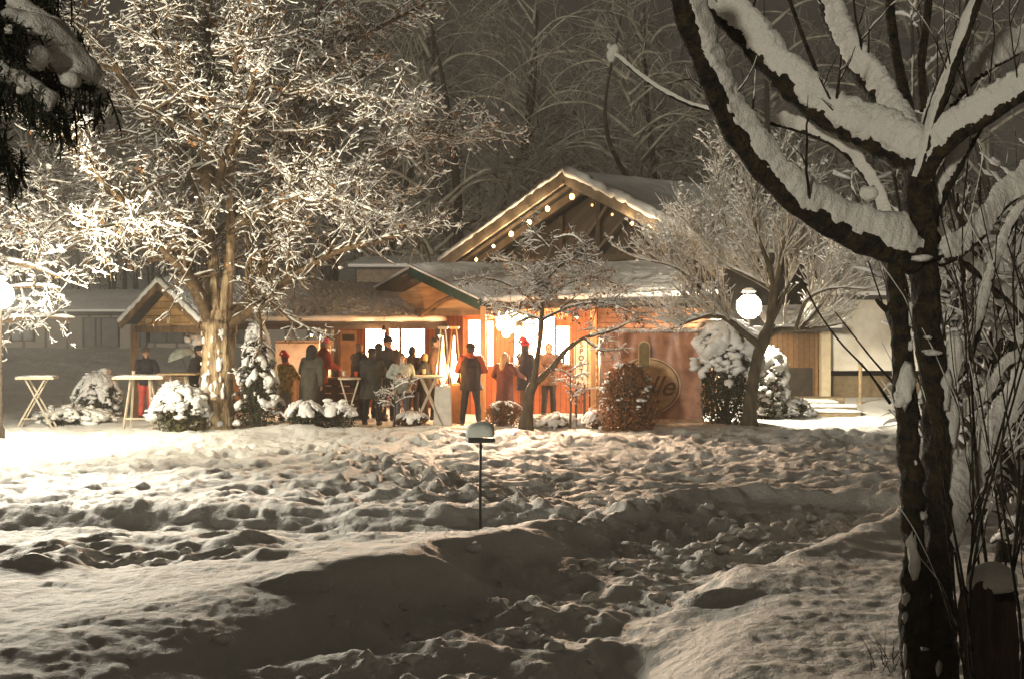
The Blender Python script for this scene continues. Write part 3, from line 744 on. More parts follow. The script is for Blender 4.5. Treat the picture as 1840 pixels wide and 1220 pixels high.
# ---------------------------------------------------------------- shrubs and small conifers
def shrub(name, px, py, Y, w, h, label, shape='dome', nleaf=2500, nsnow=160, leafm=NEEDLE, sn=.06, leaf=.07, seed=1, group=None, cat="shrub", top_only=.0, stems=14, dep=None, cover=.0):
    rs = np.random.RandomState(seed)
    X = (px - 920) / F * Y; z0 = gz(X, Y) - .02
    root = empty(name, (X, Y, z0), 0, label, cat, group)
    dep = dep or w
    def surf(n, lo=.0, inner=0.0):
        t = lo + (1 - lo) * rs.rand(n)
        a = rs.rand(n) * 2 * np.pi
        if shape == 'dome': r = np.sqrt(np.clip(1 - (np.clip(t - .25, 0, 1) / .76) ** 2.2, 0, 1)) * (.72 + .28 * np.minimum(1, t / .25))
        elif shape == 'cone': r = (1 - t) ** .75 * (.85 + .3 * np.sin(t * 40 + a * 3) * .5) + .06
        elif shape == 'column': r = np.clip(1 - (np.clip(t - .7, 0, 1) / .31) ** 2, .02, 1) ** .5 * (.9 + .1 * np.sin(t * 20 + a * 4))
        else: r = .35 + .65 * t    # vase
        r = r * (1 + .22 * vnoise(a * 2.2 + seed, t * 5 + seed * 3)) * (1 - inner * rs.rand(n) ** 1.5)
        return np.stack([r * np.cos(a) * w / 2, r * np.sin(a) * dep / 2, t * h], -1)
    C = surf(nleaf, .03, .55)
    V, Q = quads(C, leaf, rs, 2.4, .3)
    link("foliage", np_mesh("foliage", V, Q), leafm, root)
    st = rs.randn(stems, 2) * w * .07; tp = surf(stems, .6)
    Pp = np.stack([np.c_[st, np.zeros(stems)], np.c_[st * 1.5 + tp[:, :2] * .35, tp[:, 2] * .5], tp * .97], 1)
    Rr = np.array([[.018, .012, .006]]) * np.ones((stems, 1)) * max(1, w)
    kk = kids(Pp, Rr, stems * 8, w * .3, .6, rs, up=.2, K=3, rmin=.004)
    V, Q = join([tubes(Pp, Rr, 5), tubes(*kk, 3)])
    link("stems", np_mesh("stems", V, Q), BARK, root)
    if nsnow:
        na, nt_ = 110, 70
        tt = np.linspace(max(.06, top_only * .8), .995, nt_)[:, None] * np.ones((1, na)); aa = np.linspace(0, 2 * np.pi, na, endpoint=False)[None, :] * np.ones((nt_, 1))
        if shape == 'dome': r_ = np.sqrt(np.clip(1 - (np.clip(tt - .25, 0, 1) / .76) ** 2.2, 0, 1)) * (.72 + .28 * np.minimum(1, tt / .25))
        elif shape == 'cone': r_ = (1 - tt) ** .75 * (.95 + .22 * np.sin(tt * 34 + np.sin(aa * 5) * 1.2)) + .02
        else: r_ = np.clip(1 - (np.clip(tt - .7, 0, 1) / .31) ** 2, .0, 1) ** .5 * (.9 + .12 * np.sin(tt * 26 + np.sin(aa * 5) * 1.5))
        cxn = np.cos(aa) * 2.3 * max(1, w); syn = np.sin(aa) * 2.3 * max(1, w)
        nz = fbm(cxn * 1.3 + seed, syn * 1.3 + tt * h * 3.5 + seed, 4) + .5 * fbm(cxn * 3 - tt * h * 7, syn * 3 + tt * h * 8 + seed, 3)
        r_ = r_ * (1 + .20 * nz) * 1.0
        Vs = np.stack([r_ * np.cos(aa) * w / 2, r_ * np.sin(aa) * dep / 2, tt * h + .03 * nz + sn * .3], -1).reshape(-1, 3)
        tier = (.35 * np.sin(tt * 34 + np.sin(aa * 5) * 1.2) if shape == 'cone' else (.18 * np.sin(tt * 26 + np.sin(aa * 5) * 1.5) if shape == 'column' else 0))
        keepv = (nz + tier + (tt - .62) * 1.15 * (.7 if shape == 'cone' else 1) + cover > 0)
        ii = np.arange(nt_ * na).reshape(nt_, na); q_ = np.stack([ii[:-1], np.roll(ii, -1, 1)[:-1], np.roll(ii, -1, 1)[1:], ii[1:]], -1).reshape(-1, 4)
        q_ = q_[keepv.ravel()[q_].all(1)]
        if len(q_):
            used, inv_ = np.unique(q_, return_inverse=True)
            co_ = link("snow_cap", np_mesh("snow_cap", Vs[used], inv_.reshape(-1, 4)), SNOW, root, True)
            sm_ = co_.modifiers.new("s", 'SOLIDIFY'); sm_.thickness = sn * .8; sm_.offset = .3
        C = surf(nsnow // 2, top_only, .12); nsnow = nsnow // 2
        # more and bigger on what faces the sky
        keep = rs.rand(nsnow) < (.35 + .65 * (C[:, 2] / h))
        C = C[keep]
        r = sn * (.45 + .9 * rs.rand(len(C)) ** 1.5)
        C = np.repeat(C, 3, 0) + rs.randn(len(C) * 3, 3) * sn * .55; r = np.repeat(r, 3)[:len(C)] * (.35 + .5 * rs.rand(len(C)))
        R = np.stack([r * (.9 + .9 * rs.rand(len(C))), r * (.9 + .9 * rs.rand(len(C))), r * (.5 + .5 * rs.rand(len(C)))], -1)
        V1, Q1 = blobs(C + [0, 0, sn * .3], R, rs, .6)
        V, Q = V1, Q1
        tag(link("snow_cover", np_mesh("snow_cover", V, Q), SNOW, root, True), kind="stuff")
    return root
shrub("shrub", 322, 782, 29.3, 1.15, .92, "low twiggy shrub capped in glaring white snow, left of the lit trunk", 'dome', 1500, 330, NEEDLEL, .085, .07, 5, top_only=.42, stems=60)
shrub("conifer", 462, 784, 30.0, 1.10, 2.45, "slim young conifer with snow on every tip, right of the lit trunk", 'cone', 5200, 480, NEEDLE, .062, .07, 6, cat="conifer")
shrub("conifer", 176, 742, 33.5, 1.05, 1.05, "small squat conifer under heavy snow between the two left tables", 'dome', 2200, 260, NEEDLE, .085, .07, 7, cat="conifer")
shrub("shrub", 548, 782, 29.2, .80, .48, "low leafy shrub with a snow edge below the person in the long coat", 'dome', 1300, 80, NEEDLE, .06, .06, 8, top_only=.5)
shrub("shrub", 606, 784, 29.4, .75, .50, "low dark shrub with a thick white pad below the V-legged table", 'dome', 1200, 80, NEEDLE, .075, .06, 9, top_only=.6)
shrub("shrub", 1127, 772, 29.5, 1.30, 1.45, "rounded brown-leaved bush in front of the copper banner", 'dome', 6500, 120, BROWNL, .045, .065, 10, top_only=.35, stems=70, cover=-.75)
shrub("thuja", 1300, 768, 31.4, 1.65, 2.25, "tall dense evergreen with snowy head beside the copper banner", 'column', 9500, 260, NEEDLE, .11, .075, 11, cat="evergreen", top_only=.45)
shrub("thuja", 1376, 758, 33.0, .95, 1.65, "lit evergreen with drooping snowy sprays right of the curved dark trunk", 'column', 4000, 380, NEEDLE, .075, .07, 12, cat="evergreen")
shrub("shrub", 1400, 756, 33.6, 1.6, .45, "low ground shrub half buried in bright snow beside the steps", 'dome', 900, 240, NEEDLE, .07, .06, 13)
shrub("shrub", 905, 776, 30.4, .85, .52, "low frosted reddish bush at the foot of the wooden post", 'dome', 1900, 60, BROWNL, .035, .055, 14, stems=40, cover=-.6)
shrub("shrub", 740, 772, 30.6, .75, .30, "thin patch of dry stalks under the crossed-leg table", 'dome', 700, 30, BROWNL, .035, .05, 15, stems=60)
shrub("shrub", 130, 764, 31.5, 1.6, .30, "snow-covered ground plants behind the far left table", 'dome', 500, 160, NEEDLE, .10, .06, 16)
shrub("shrub", 1072, 768, 30.0, .55, .35, "small snowy mound of leaves left of the brown-leaved bush", 'dome', 300, 70, BROWNL, .07, .06, 17)
shrub("shrub", 1000, 768, 30.4, .9, .24, "flat snow-padded plants under the red wall of the bar", 'dome', 300, 90, BROWNL, .08, .06, 18)

def sapling(px, py, Y, H, label, seed, w=.45):
    rs = np.random.RandomState(seed)
    X = (px - 920) / F * Y
    z = gz(X, Y) - .03
    limbs = [([(X, Y, z), (X + .02, Y, z + H * .3), (X + .01, Y, z + H * .6), (X, Y, z + H)], [.03, .022, .014, .006], 'trunk')]
    for i in range(7):
        t = .38 + .5 * i / 7; a = rs.rand() * 6.28
        limbs.append(([(X + .01, Y, z + H * t), (X + math.cos(a) * w * .5, Y + math.sin(a) * w * .5, z + H * t + .12), (X + math.cos(a) * w, Y + math.sin(a) * w, z + H * t + .15)], [.012, .009, .005], 'limb'))
    tree("sapling", limbs, [(40, .25, dict(spread=.7, K=4, rfac=.6, rmin=.005)), (120, .12, dict(spread=.8, K=3, rfac=.6, rmin=.004))], seed, label, barks=(BARK, TWIGD), snowth=.022, leaves=60, leafmat=BROWNL, cat="sapling")
sapling(708, 768, 30.3, 1.15, "leafless snow-dusted sapling in front of the person in the silver jacket", 51)
sapling(1024, 766, 29.9, 1.5, "thin leafless sapling in front of the vertical white sign", 52)

# ---------------------------------------------------------------- buildings
def V3(p, z=None): return Vector((p[0], p[1], p[2] if z is None else z))
A = math.radians(43)
U = Vector((math.cos(A), math.sin(A), 0)); W = Vector((math.sin(A), -math.cos(A), 0))   # ridge direction, across towards the camera
Zv = Vector((0, 0, 1))
BOARDY = planks("gable_boards", (0.34, 0.20, 0.085), 'Z', .16)
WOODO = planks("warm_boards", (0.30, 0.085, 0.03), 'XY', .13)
WOODD = planks("dark_boards", (0.022, 0.016, 0.011), 'XZ', .26)
WOODB = planks("brown_boards", (0.22, 0.12, 0.05), 'XY', .15)
BEAM = mat("beam_wood", (0.16, 0.095, 0.045), .7, .35, 5, .4, 30, stretch=(1, 1, .3))
BEAMD = mat("dark_beam", (0.03, 0.022, 0.015), .7, .35, 5, .4, 30)
ROOFM = mat("roof_sheet", (0.05, 0.05, 0.048), .6)
GREEN = mat("green_fascia", (0.020, 0.050, 0.042), .45, .3, 8, .1)
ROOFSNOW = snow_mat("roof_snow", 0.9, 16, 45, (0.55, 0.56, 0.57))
GUTTER = mat("gutter_metal", (0.22, 0.21, 0.20), .4, .2, 8, 0, metal=.6)

# --- left stall: long roof with a boarded gable facing left
def stall():
    E = Vector((-6.73, 30.5, 0)); Wd = 3.6; L = 6.94; ze = 2.20; zr = 3.12
    root = empty("market_stall", tuple(E), 0, "long low open-fronted stall with snow-covered roof and boarded gable, behind the lit tree", "stall")
    def put(mb, n, m, par=root, **k): return mb.build(n, m, par, loc=(E.x, E.y, 0) if False else None, **k)
    inv = -E
    def fix(o):
        o.data.transform(Matrix.Translation(inv)); return o
    e0, e1 = E + Zv * ze, E + U * L + Zv * ze
    r0, r1 = E - W * Wd / 2 + Zv * zr, E - W * Wd / 2 + U * L + Zv * zr
    b0, b1 = E - W * Wd + Zv * ze, E - W * Wd + U * L + Zv * ze
    rf = MB().slab([e0, e1, r1, r0], .07).slab([b1, b0, r0 - W * .002, r1 - W * .002], .07)
    ro = fix(rf.build("roof", ROOFM, root))
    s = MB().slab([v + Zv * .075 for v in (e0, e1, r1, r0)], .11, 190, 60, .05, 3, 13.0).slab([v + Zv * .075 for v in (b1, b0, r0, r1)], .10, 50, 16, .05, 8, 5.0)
    fix(s.build("roof_snow", ROOFSNOW, ro, smooth=False))
    # barge boards with a bright snow edge
    m = MB()
    for a, b in ((r0, e0), (r0, b0)):
        m.bar(a - U * .05 - Zv * .02, b - U * .05 - Zv * .02, .05, .17)
    fix(m.build("barge_board", BEAM, ro))
    m = MB()
    for a, b in ((r0, e0), (r0, b0)):
        m.tube([a + (b - a) * t - U * .05 + Zv * (.10 + .015 * math.sin(t * 37)) for t in np.linspace(0, 1.02, 14)], .065, 8)
    fix(m.build("edge_snow", SNOW, ro, smooth=True))
    # eave fascia
    fix(MB().bar(e0 - Zv * .05 + W * .03, e1 - Zv * .05 + W * .03, .04, .13).build("fascia", BEAMD, ro))
    # gable boards
    gi = .30
    g0 = r0 + U * gi - Zv * .02; ga = e0 + U * gi - Zv * .02 - W * .16; gb = b0 + U * gi - Zv * .02 + W * .16
    fix(MB().prism([g0, ga, gb], U * .05).build("gable", BOARDY, root))
    fix(MB().bar(ga - Zv * .09 - U * .02, gb - Zv * .09 - U * .02, .12, .14).build("tie_beam", BEAM, root))
    for t in (.18, .5, .80):
        c = ga + (gb - ga) * t + Zv * .10 - U * .05
        fix(MB().box(c, (.10, .10, .12), A).build("beam_end", mat("cut_wood", (.55, .42, .22), .6), root))
    # posts
    for s_, w_ in ((.25, .12), (3.62, .12), (6.8, .12), (.25, Wd - .12), (3.6, Wd - .12), (6.8, Wd - .12)):
        p = E + U * s_ - W * w_
        fix(MB().box(p + Zv * 1.09, (.13, .13, 2.2), A).build("post", BEAMD if w_ < 1 else BEAM, root, bevel=.01))
    # rafters under the far slope and purlin
    m = MB()
    for s_ in np.arange(.5, L, .8):
        m.bar(b0 + U * s_ - Zv * .06, r0 + U * s_ - Zv * .06, .07, .10); m.bar(e0 + U * s_ - Zv * .06 - W * .1, r0 + U * s_ - Zv * .06, .07, .10)
    fix(m.build("rafters", BEAM, root))
    # back boarding, low
    q0 = E - W * (Wd - .2) + U * 1.6; q1 = E - W * (Wd - .2) + U * 5.2
    fix(MB().prism([q0 + Zv * .0, q1 + Zv * .0, q1 + Zv * 1.0, q0 + Zv * 1.0], W * .04).build("back_panel", WOODB, root))
    # eave icicles/wiring lamps are separate things
    return E
stallE = stall()

# --- large chalet roof
def chalet():
    Ya = 42.0; a = Vector(P(1015, 320, Ya)); base = Vector((a.x, a.y, 0))
    root = empty("chalet", tuple(base), 0, "big dark timber chalet with wide gable strung with bulbs behind the bar", "building")
    def fix(o): o.data.transform(Matrix.Translation(-base)); return o
    half = 5.8; sl = .43; L = 7
    ap = base + Zv * a.z
    eL = ap - W * half - Zv * half * sl; eR = ap + W * (half + .1) - Zv * (half + .1) * sl
    rf = MB().slab([eR, eR + U * L, ap + U * L, ap], .16).slab([eL + U * L, eL, ap - W * .002, ap + U * L - W * .002], .16)
    ro = fix(rf.build("roof", ROOFM, root))
    s = MB().slab([v + Zv * .165 for v in (eR, eR + U * L, ap + U * L, ap)], .16, 60, 40, .04, 2, 2.0).slab([v + Zv * .165 for v in (eL + U * L, eL, ap, ap + U * L)], .10, 60, 40, .03, 5, 2.0)
    fix(s.build("roof_snow", SNOWG, ro))
    m = MB()
    for e in (eL, eR): m.bar(ap - U * .04 + Zv * .0, e - U * .04 + Zv * .0, .06, .34)
    fix(m.build("barge_board", mat("pale_barge", (.24, .185, .125), .7, .25, 4, .3), ro))
    m = MB(); rs_ = np.random.RandomState(8)
    for e, q in ((eL, .08), (eR, .15)):
        m.tube([ap + (e - ap) * t - U * .02 + Zv * (.26 + .03 * rs_.randn() * q * 5) for t in np.linspace(0, 1.0, 40)], [q * (1 + .15 * rs_.randn()) for _ in range(40)], 10)
    fix(m.build("edge_snow", SNOW, ro, smooth=True))
    m = MB()
    for e in (eL, eR): m.bar(ap + U * .9 - Zv * .22, e + U * .9 - Zv * .22, .14, .24)
    for e in (eL, eR): m.bar(ap + U * .35 - Zv * .16, e + U * .35 - Zv * .16, .10, .10)
    fix(m.build("rafters", mat("brown_rafter", (.075, .052, .032), .7), root))
    # soffit boards
    # boarded gable wall set back under the overhang, and the body below
    gi = 1.5
    g = ap + U * gi - Zv * .25
    wl = 4.9
    pl = [g, g + W * wl - Zv * wl * sl, base + U * gi + W * wl - Zv * .1, base + U * gi - W * wl - Zv * .1, g - W * wl - Zv * wl * sl]
    fix(MB().prism(pl, U * .15).build("gable_wall", WOODD, root))
    w2 = MB().prism([base + U * (gi + .151) + W * wl - Zv * .1, base + U * (gi + .151) + W * wl + Zv * (a.z - .25 - wl * sl), base + U * L + W * wl + Zv * (a.z - .25 - wl * sl), base + U * L + W * wl - Zv * .1], -W * .15)
    fix(w2.build("side_wall", WOODD, root))
    m = MB()
    for t in (-3.2, -1.6, 0, 1.6, 3.2):
        m.bar(g + W * t - Zv * (abs(t) * sl + .05) - U * .08, base + U * (gi - .08) + W * t + Zv * .1, .16, .12)
    m.bar(g + W * 4.3 - Zv * (4.3 * sl + .25) - U * .09, g - W * 4.3 - Zv * (4.3 * sl + .25) - U * .09, .12, .2)
    for t in (.6, 1.4, 2.3, 3.1):
        m.bar(g + W * (t) - Zv * (t * sl + .1) - U * .10, g + W * (t - 1.9) - Zv * (a.z * .0 + 2.3) - U * .10, .07, .10)
    fix(m.build("gable_timbers", mat("gable_timber", (.045, .033, .022), .7), root))
    return base, ap, W, eL, eR
chB, chA, _, cheL, cheR = chalet()

# --- bulbs along both rakes
def bulbs():
    spots = [(856, 467, 0), (887, 443, 0), (919, 421, 1), (951, 400, 1), (984, 376, 1), (1028, 354, 2), (1064, 369, 3), (1100, 386, 3), (1136, 402, 0), (1174, 416, 0), (826, 481, 3)]
    em = emit("bulb_glow", (1.0, .60, .22), 4.2); glz = emit("bulb_glow_dim", (1.0, .52, .16), 3)
    cord = MB(); pts = []
    names = ["lowest but one bulb on the left rake of the chalet gable", "third bulb up the left rake of the chalet gable", "fourth bulb up the left rake, large and yellow", "second bulb down the left rake from the peak lamp, counting upward the fifth", "uppermost bulb on the left rake of the chalet gable",
             "yellow lamp hanging right under the peak of the chalet gable", "first tiny bulb down the right rake of the gable", "second tiny bulb down the right rake of the gable", "third bulb down the right rake, small and round", "lowest visible bulb on the right rake, beside the bushy tree", "faint lowest bulb at the foot of the left rake"]
    for i, (px, py, k) in enumerate(spots):
        # plane of the gable overhang: points chA + W*t
        # solve t so that the point projects to px
        dx = (px - 920) / F
        o = chA + U * .12
        t = (dx * o.y - o.x) / (W.x - dx * W.y)
        q = o + W * t; z = CH + (HZ - py) / F * q.y
        r = (.05, .075, .08, .035)[k]
        c = Vector((q.x, q.y, z))
        top = chA.z - abs(t) * .43 - .17
        root = empty("festoon_bulb", (c.x, c.y, c.z), 0, names[i], "bulb", "bulbs strung along the chalet gable")
        MB().ell((0, 0, 0), (r, r, r * 1.2), 12, 8).build("glass", glz if k == 3 else em, root, smooth=True)
        m = MB().tube([(0, 0, r), (0, 0, r + .05)], .025, 8); m.tube([(0, 0, r + .05), (0, 0, max(r + .06, top - z))], .006, 5)
        m.build("socket", BEAMD, root)
        if k != 3:
            ld = bpy.data.lights.new("bulb_light", 'POINT'); ld.energy = (40, 60, 30, 0)[k]; ld.color = (1, .72, .42); ld.shadow_soft_size = .08
            lo = bpy.data.objects.new("bulb_light", ld); COL.objects.link(lo); lo.parent = root; lo.location = (-U.x * .25, -U.y * .25, 0)
bulbs()
def festoon_cable():
    pts = []; base = chA + U * .12
    n = 64
    for i in range(n + 1):
        t = -5.4 + 10.0 * i / n
        pts.append(base + W * t - Zv * (abs(t) * .43 + .22 + .05 * abs(math.sin(t * 3.4))))
    o = MB().tube([p - base for p in pts], .010, 5).build("festoon_cable", BEAMD, None, smooth=True); o.location = base
    tag(o, "thin dark cable sagging from bulb to bulb under the chalet gable rakes", "cable")
festoon_cable()

# --- bar pavilion under its own lower roof
BAR_Y = 34.6
def bar():
    Ap = Vector(P(740, 487, 34.4)); Cp = Vector(P(869, 549, 32.5)); B = Vector(P(1185, 480, 37.2)); D = Vector(P(1288, 535, 34.8))
    base = Vector((Cp.x, Cp.y, 0))
    root = empty("bar_pavilion", tuple(base), 0, "glowing open bar pavilion with green-edged snowy roof in the middle of the market", "bar")
    def fix(o): o.data.transform(Matrix.Translation(-base)); return o
    half = Vector((Ap.x - Cp.x, Ap.y - Cp.y, 0)); BL = Ap + half + Zv * (Cp.z - Ap.z)
    far = B + half * 1.0 + Zv * (Cp.z - Ap.z)
    rf = MB().slab([Cp, D, B, Ap], .09).slab([far, BL, Ap + half * .001, B + half * .001], .09)
    ro = fix(rf.build("roof", ROOFM, root))
    s = MB().slab([v + Zv * .095 for v in (Cp, D, B, Ap)], .13, 70, 34, .06, 12, 2.2).slab([v + Zv * .095 for v in (far, BL, Ap, B)], .12, 30, 16, .05, 14, 2.2)
    fix(s.build("roof_snow", SNOWG, ro))
    out = (Cp - D).normalized() * .06
    fix(MB().bar(Ap + out + Zv * .0, Cp + out + Zv * .0, .06, .24).build("barge_board", GREEN, ro))
    fix(MB().bar(Ap + out * 2 + Zv * .16, Cp + out * 2 + Zv * .16, .05, .05).build("edge_snow", SNOW, ro))
    fix(MB().bar(Cp - Zv * .05 + Vector((0, -.06, 0)), D - Zv * .05 + Vector((0, -.06, 0)), .06, .15).build("fascia", BEAMD, ro))
    # inner boarded lining of the gable, warm lit
    inn = (D - Cp).normalized(); inn.z = 0
    g0 = Ap + inn * .5 - Zv * .16; g1 = Cp + inn * .5 - Zv * .12 + half * .05; g2 = BL + inn * .5 - Zv * .12
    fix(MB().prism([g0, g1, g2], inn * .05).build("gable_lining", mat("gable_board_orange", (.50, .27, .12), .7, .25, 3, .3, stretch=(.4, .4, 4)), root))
    m = MB(); m.bar(g0 - inn * .08 - Zv * .03, g1 - inn * .08 - Zv * .03, .08, .14)
    m.bar(g1 - inn * .08 - Zv * .05, g2 - inn * .08 - Zv * .05, .10, .12)
    fix(m.build("gable_beam", BEAM, root))
    # arched brace
    pts = []
    for k in range(13):
        t = k / 12; p = g1 + (g2 - g1) * t * .52 - inn * .12; pts.append(p + Zv * (-.10 + .45 * math.sin(t * math.pi)))
    fix(MB().tube(pts, .05, 8).build("arched_brace", BEAM, root))
    # posts
    for px, Y, c, w in ((868, 32.4, BEAM, .13), (1066, 33.0, BEAM, .12), (1282, 34.6, BEAM, .14)):
        x, y, _ = P(px, 0, Y); h = 2.62
        fix(MB().box((x, y, h / 2), (w, w, h)).build("post", mat("post_wood", (.42, .24, .11), .65, .3, 6, .3, stretch=(1, 1, .2)), root, bevel=.012))
    # front wall of the bar, built panel by panel round the window openings
    Y = BAR_Y
    def X(px): return (px - 920) / F * Y
    def Z(py): return CH + (HZ - py) / F * Y
    secs = []
    wins = [(657, 692, 580, 652), (699, 718, 580, 655), (721, 764, 580, 655), (841, 868, 575, 636), (875, 887, 577, 660), (924, 937, 586, 655), (939, 968, 573, 655), (970, 997, 569, 655), (999, 1024, 586, 655)]
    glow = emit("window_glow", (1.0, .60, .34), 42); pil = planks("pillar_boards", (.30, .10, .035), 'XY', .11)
    for Y, pa, pb, ws in ((37.3, 596, 842, wins[:3]), (34.6, 834, 1072, wins[3:])):
        def X(px): return (px - 920) / F * Y
        def Z(py): return CH + (HZ - py) / F * Y
        zt = Z(548); zlow = Z(657)
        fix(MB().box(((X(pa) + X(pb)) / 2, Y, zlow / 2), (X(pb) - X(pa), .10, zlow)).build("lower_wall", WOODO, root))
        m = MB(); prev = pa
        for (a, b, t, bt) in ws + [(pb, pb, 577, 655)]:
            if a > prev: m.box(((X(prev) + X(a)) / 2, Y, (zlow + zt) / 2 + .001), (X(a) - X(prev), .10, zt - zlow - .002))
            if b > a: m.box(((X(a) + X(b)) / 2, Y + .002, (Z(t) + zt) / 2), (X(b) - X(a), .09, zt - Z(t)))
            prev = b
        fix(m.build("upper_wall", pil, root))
        for (a, b, t, bt) in ws:
            o = fix(MB().box(((X(a) + X(b)) / 2, Y + .06, (Z(t) + zlow) / 2), (X(b) - X(a) - .01, .02, Z(t) - zlow - .01)).build("lit_window", glow, root))
            fr = MB(); w = .03
            for sx in (a, b): fr.box((X(sx), Y - .06, (Z(t) + zlow) / 2), (w, .03, Z(t) - zlow))
            fr.box(((X(a) + X(b)) / 2, Y - .062, Z(t)), (X(b) - X(a) + w, .03, w))
            fix(fr.build("frame", BEAM, o))
    # door with a dark transom in the rear section, and the cross wall joining the two sections
    Yd = 37.3
    def Xd(px): return (px - 920) / F * Yd
    dr = fix(MB().box(((Xd(612) + Xd(642)) / 2, Yd - .07, 1.02), (Xd(642) - Xd(612), .05, 2.04)).build("door", mat("door_wood", (.40, .24, .13), .6, .2, 6, .2), root, bevel=.01))
    fix(MB().box(((Xd(616) + Xd(638)) / 2, Yd - .10, 1.86), (Xd(638) - Xd(616), .02, .16)).build("transom", BEAMD, dr))
    xj = (836 - 920) / F * 34.6
    fix(MB().box((xj, 36.0, 1.35), (.10, 2.5, 2.7)).build("cross_wall", WOODO, root))
    # counter shelf below the windows
    zlow = Z(657)
    fix(MB().box(((X(905) + X(1030)) / 2, Y - .28, zlow + .02), (X(1030) - X(905), .50, .05)).build("counter_shelf", BEAM, root, bevel=.01))
    # red cloth valance above the windows
    m = MB()
    for (a, b, t, bt) in ((840, 862, 548, 575), (868, 894, 548, 576), (884, 905, 545, 558)):
        m.box(((X(a) + X(b)) / 2, Y - .12, (Z(t) + Z(bt)) / 2), (X(b) - X(a), .02, Z(t) - Z(bt)))
    fix(m.build("valance", mat("red_cloth", (.55, .06, .02), .8), root))
    # side wall and rear so the inside is closed
    fix(MB().box(((X(645) + X(1282)) / 2, 37.6, 1.1), (X(1282) - X(645) - .4, .12, 2.2)).build("rear_wall", WOODB, root))
    # dark slatted upper front to the right, above the banner
    m = MB(); Y2 = 34.9
    for k in range(5):
        z = 2.05 + k * .125
        m.box(((1074 - 920) / F * Y2 / 2 + (1280 - 920) / F * Y2 / 2, Y2, z), ((206) / F * Y2, .04, .105))
    fix(m.build("slats", mat("slat_wood", (.22, .09, .04), .7), root))
    fix(MB().box(((1177 - 920) / F * 35.1, 35.1, 1.3), (206 / F * 35.1, .08, 2.6)).build("side_panel", WOODB, root))
bar()

def eave_snow():
    rs_ = np.random.RandomState(44)
    for (a, b, lab, q) in ((Vector(P(869, 549, 32.5)), Vector(P(1288, 535, 34.8)), "uneven snow roll overhanging the front eave of the bar roof", .085),
                      (stallE + Zv * 2.20, stallE + U * 6.94 + Zv * 2.20, "uneven snow roll overhanging the long eave of the left stall", .075)):
        n = 90; L = (b - a).length; t = np.linspace(0, 1, n)
        r = q * (1 + .9 * fbm(t * L * 1.7 + q * 90, t * 0 + q * 31, 4))
        o = MB().tube([tuple((b - a) * float(u_) + Zv * (.13 + float(r[i]) * .15) + Vector((0, -.02, 0))) for i, u_ in enumerate(t)], [float(max(.02, x)) for x in r], 10).build("roof_edge_snow", SNOW, None, smooth=True)
        par = [x for x in COL.objects if x.name == ("bar_pavilion" if q > .08 else "market_stall")][0]
        o.parent = par; o.location = tuple(a - Vector(par.location))
eave_snow()

def light(name, loc, e, col, size=.2, kind='POINT', rot=None, par=None):
    d = bpy.data.lights.new(name, kind); d.energy = e; d.color = col
    if kind == 'POINT': d.shadow_soft_size = size
    else: d.size = size
    o = bpy.data.objects.new(name, d); COL.objects.link(o); o.location = loc
    if rot: o.rotation_euler = rot
    if par is not None: o.parent = par
    return o

# --- lamps
def globe_lamp(px, py, Y, r, e, label, col, em, off=(0, 0, 0), pole=True):
    c = Vector(P(px, py, Y)); z0 = 0.0
    root = empty("street_lamp", (c.x, c.y, z0), 0, label, "street lamp")
    MB().ell((0, 0, c.z), (r, r, r), 24, 16).build("globe", em, root, smooth=True)
    MB().lathe((0, 0, 0), [(.09, -.1), (.09, .25), (.045, .35), (.035, c.z - r - .05), (.08, c.z - r - .02), (.08, c.z - r + .03)], 14).build("pole", BEAMD, root, smooth=True)
    Vc, Qc = blobs([(0, 0, c.z + r * 1.22)], np.array([[r * .50, r * .50, r * .26]]), np.random.RandomState(3), .3)
    link("snow_cover", np_mesh("snow_cover", Vc, Qc), SNOW, root, True)
    MB().lathe((0, 0, c.z), [(r * .25, r * .98), (r * .55, r * .92), (r * .40, r * 1.15), (.03, r * 1.30)], 16).build("cap", BEAMD, root, smooth=True)
    light("lamp_light", (off[0], off[1], c.z + off[2]), e, col, r, par=root)
    return root
LAMP = emit("lamp_glow", (1.0, .93, .78), 60)
lampL = globe_lamp(0, 531, 26.0, .25, 0, "glaring globe lamp on a post at the far left edge of the yard", (1, .88, .64), LAMP)
lampR = globe_lamp(1346, 551, 31.9, .28, 0, "glaring globe lamp behind the fork of the bushy-headed tree", (1, .88, .66), LAMP)
for l, e in ((lampL, 900), (lampR, 650)):
    for ch in l.children:
        if ch.type == 'LIGHT': ch.data.energy = e
        if ch.type == 'MESH' and ch.name.startswith('globe'): ch.visible_shadow = True
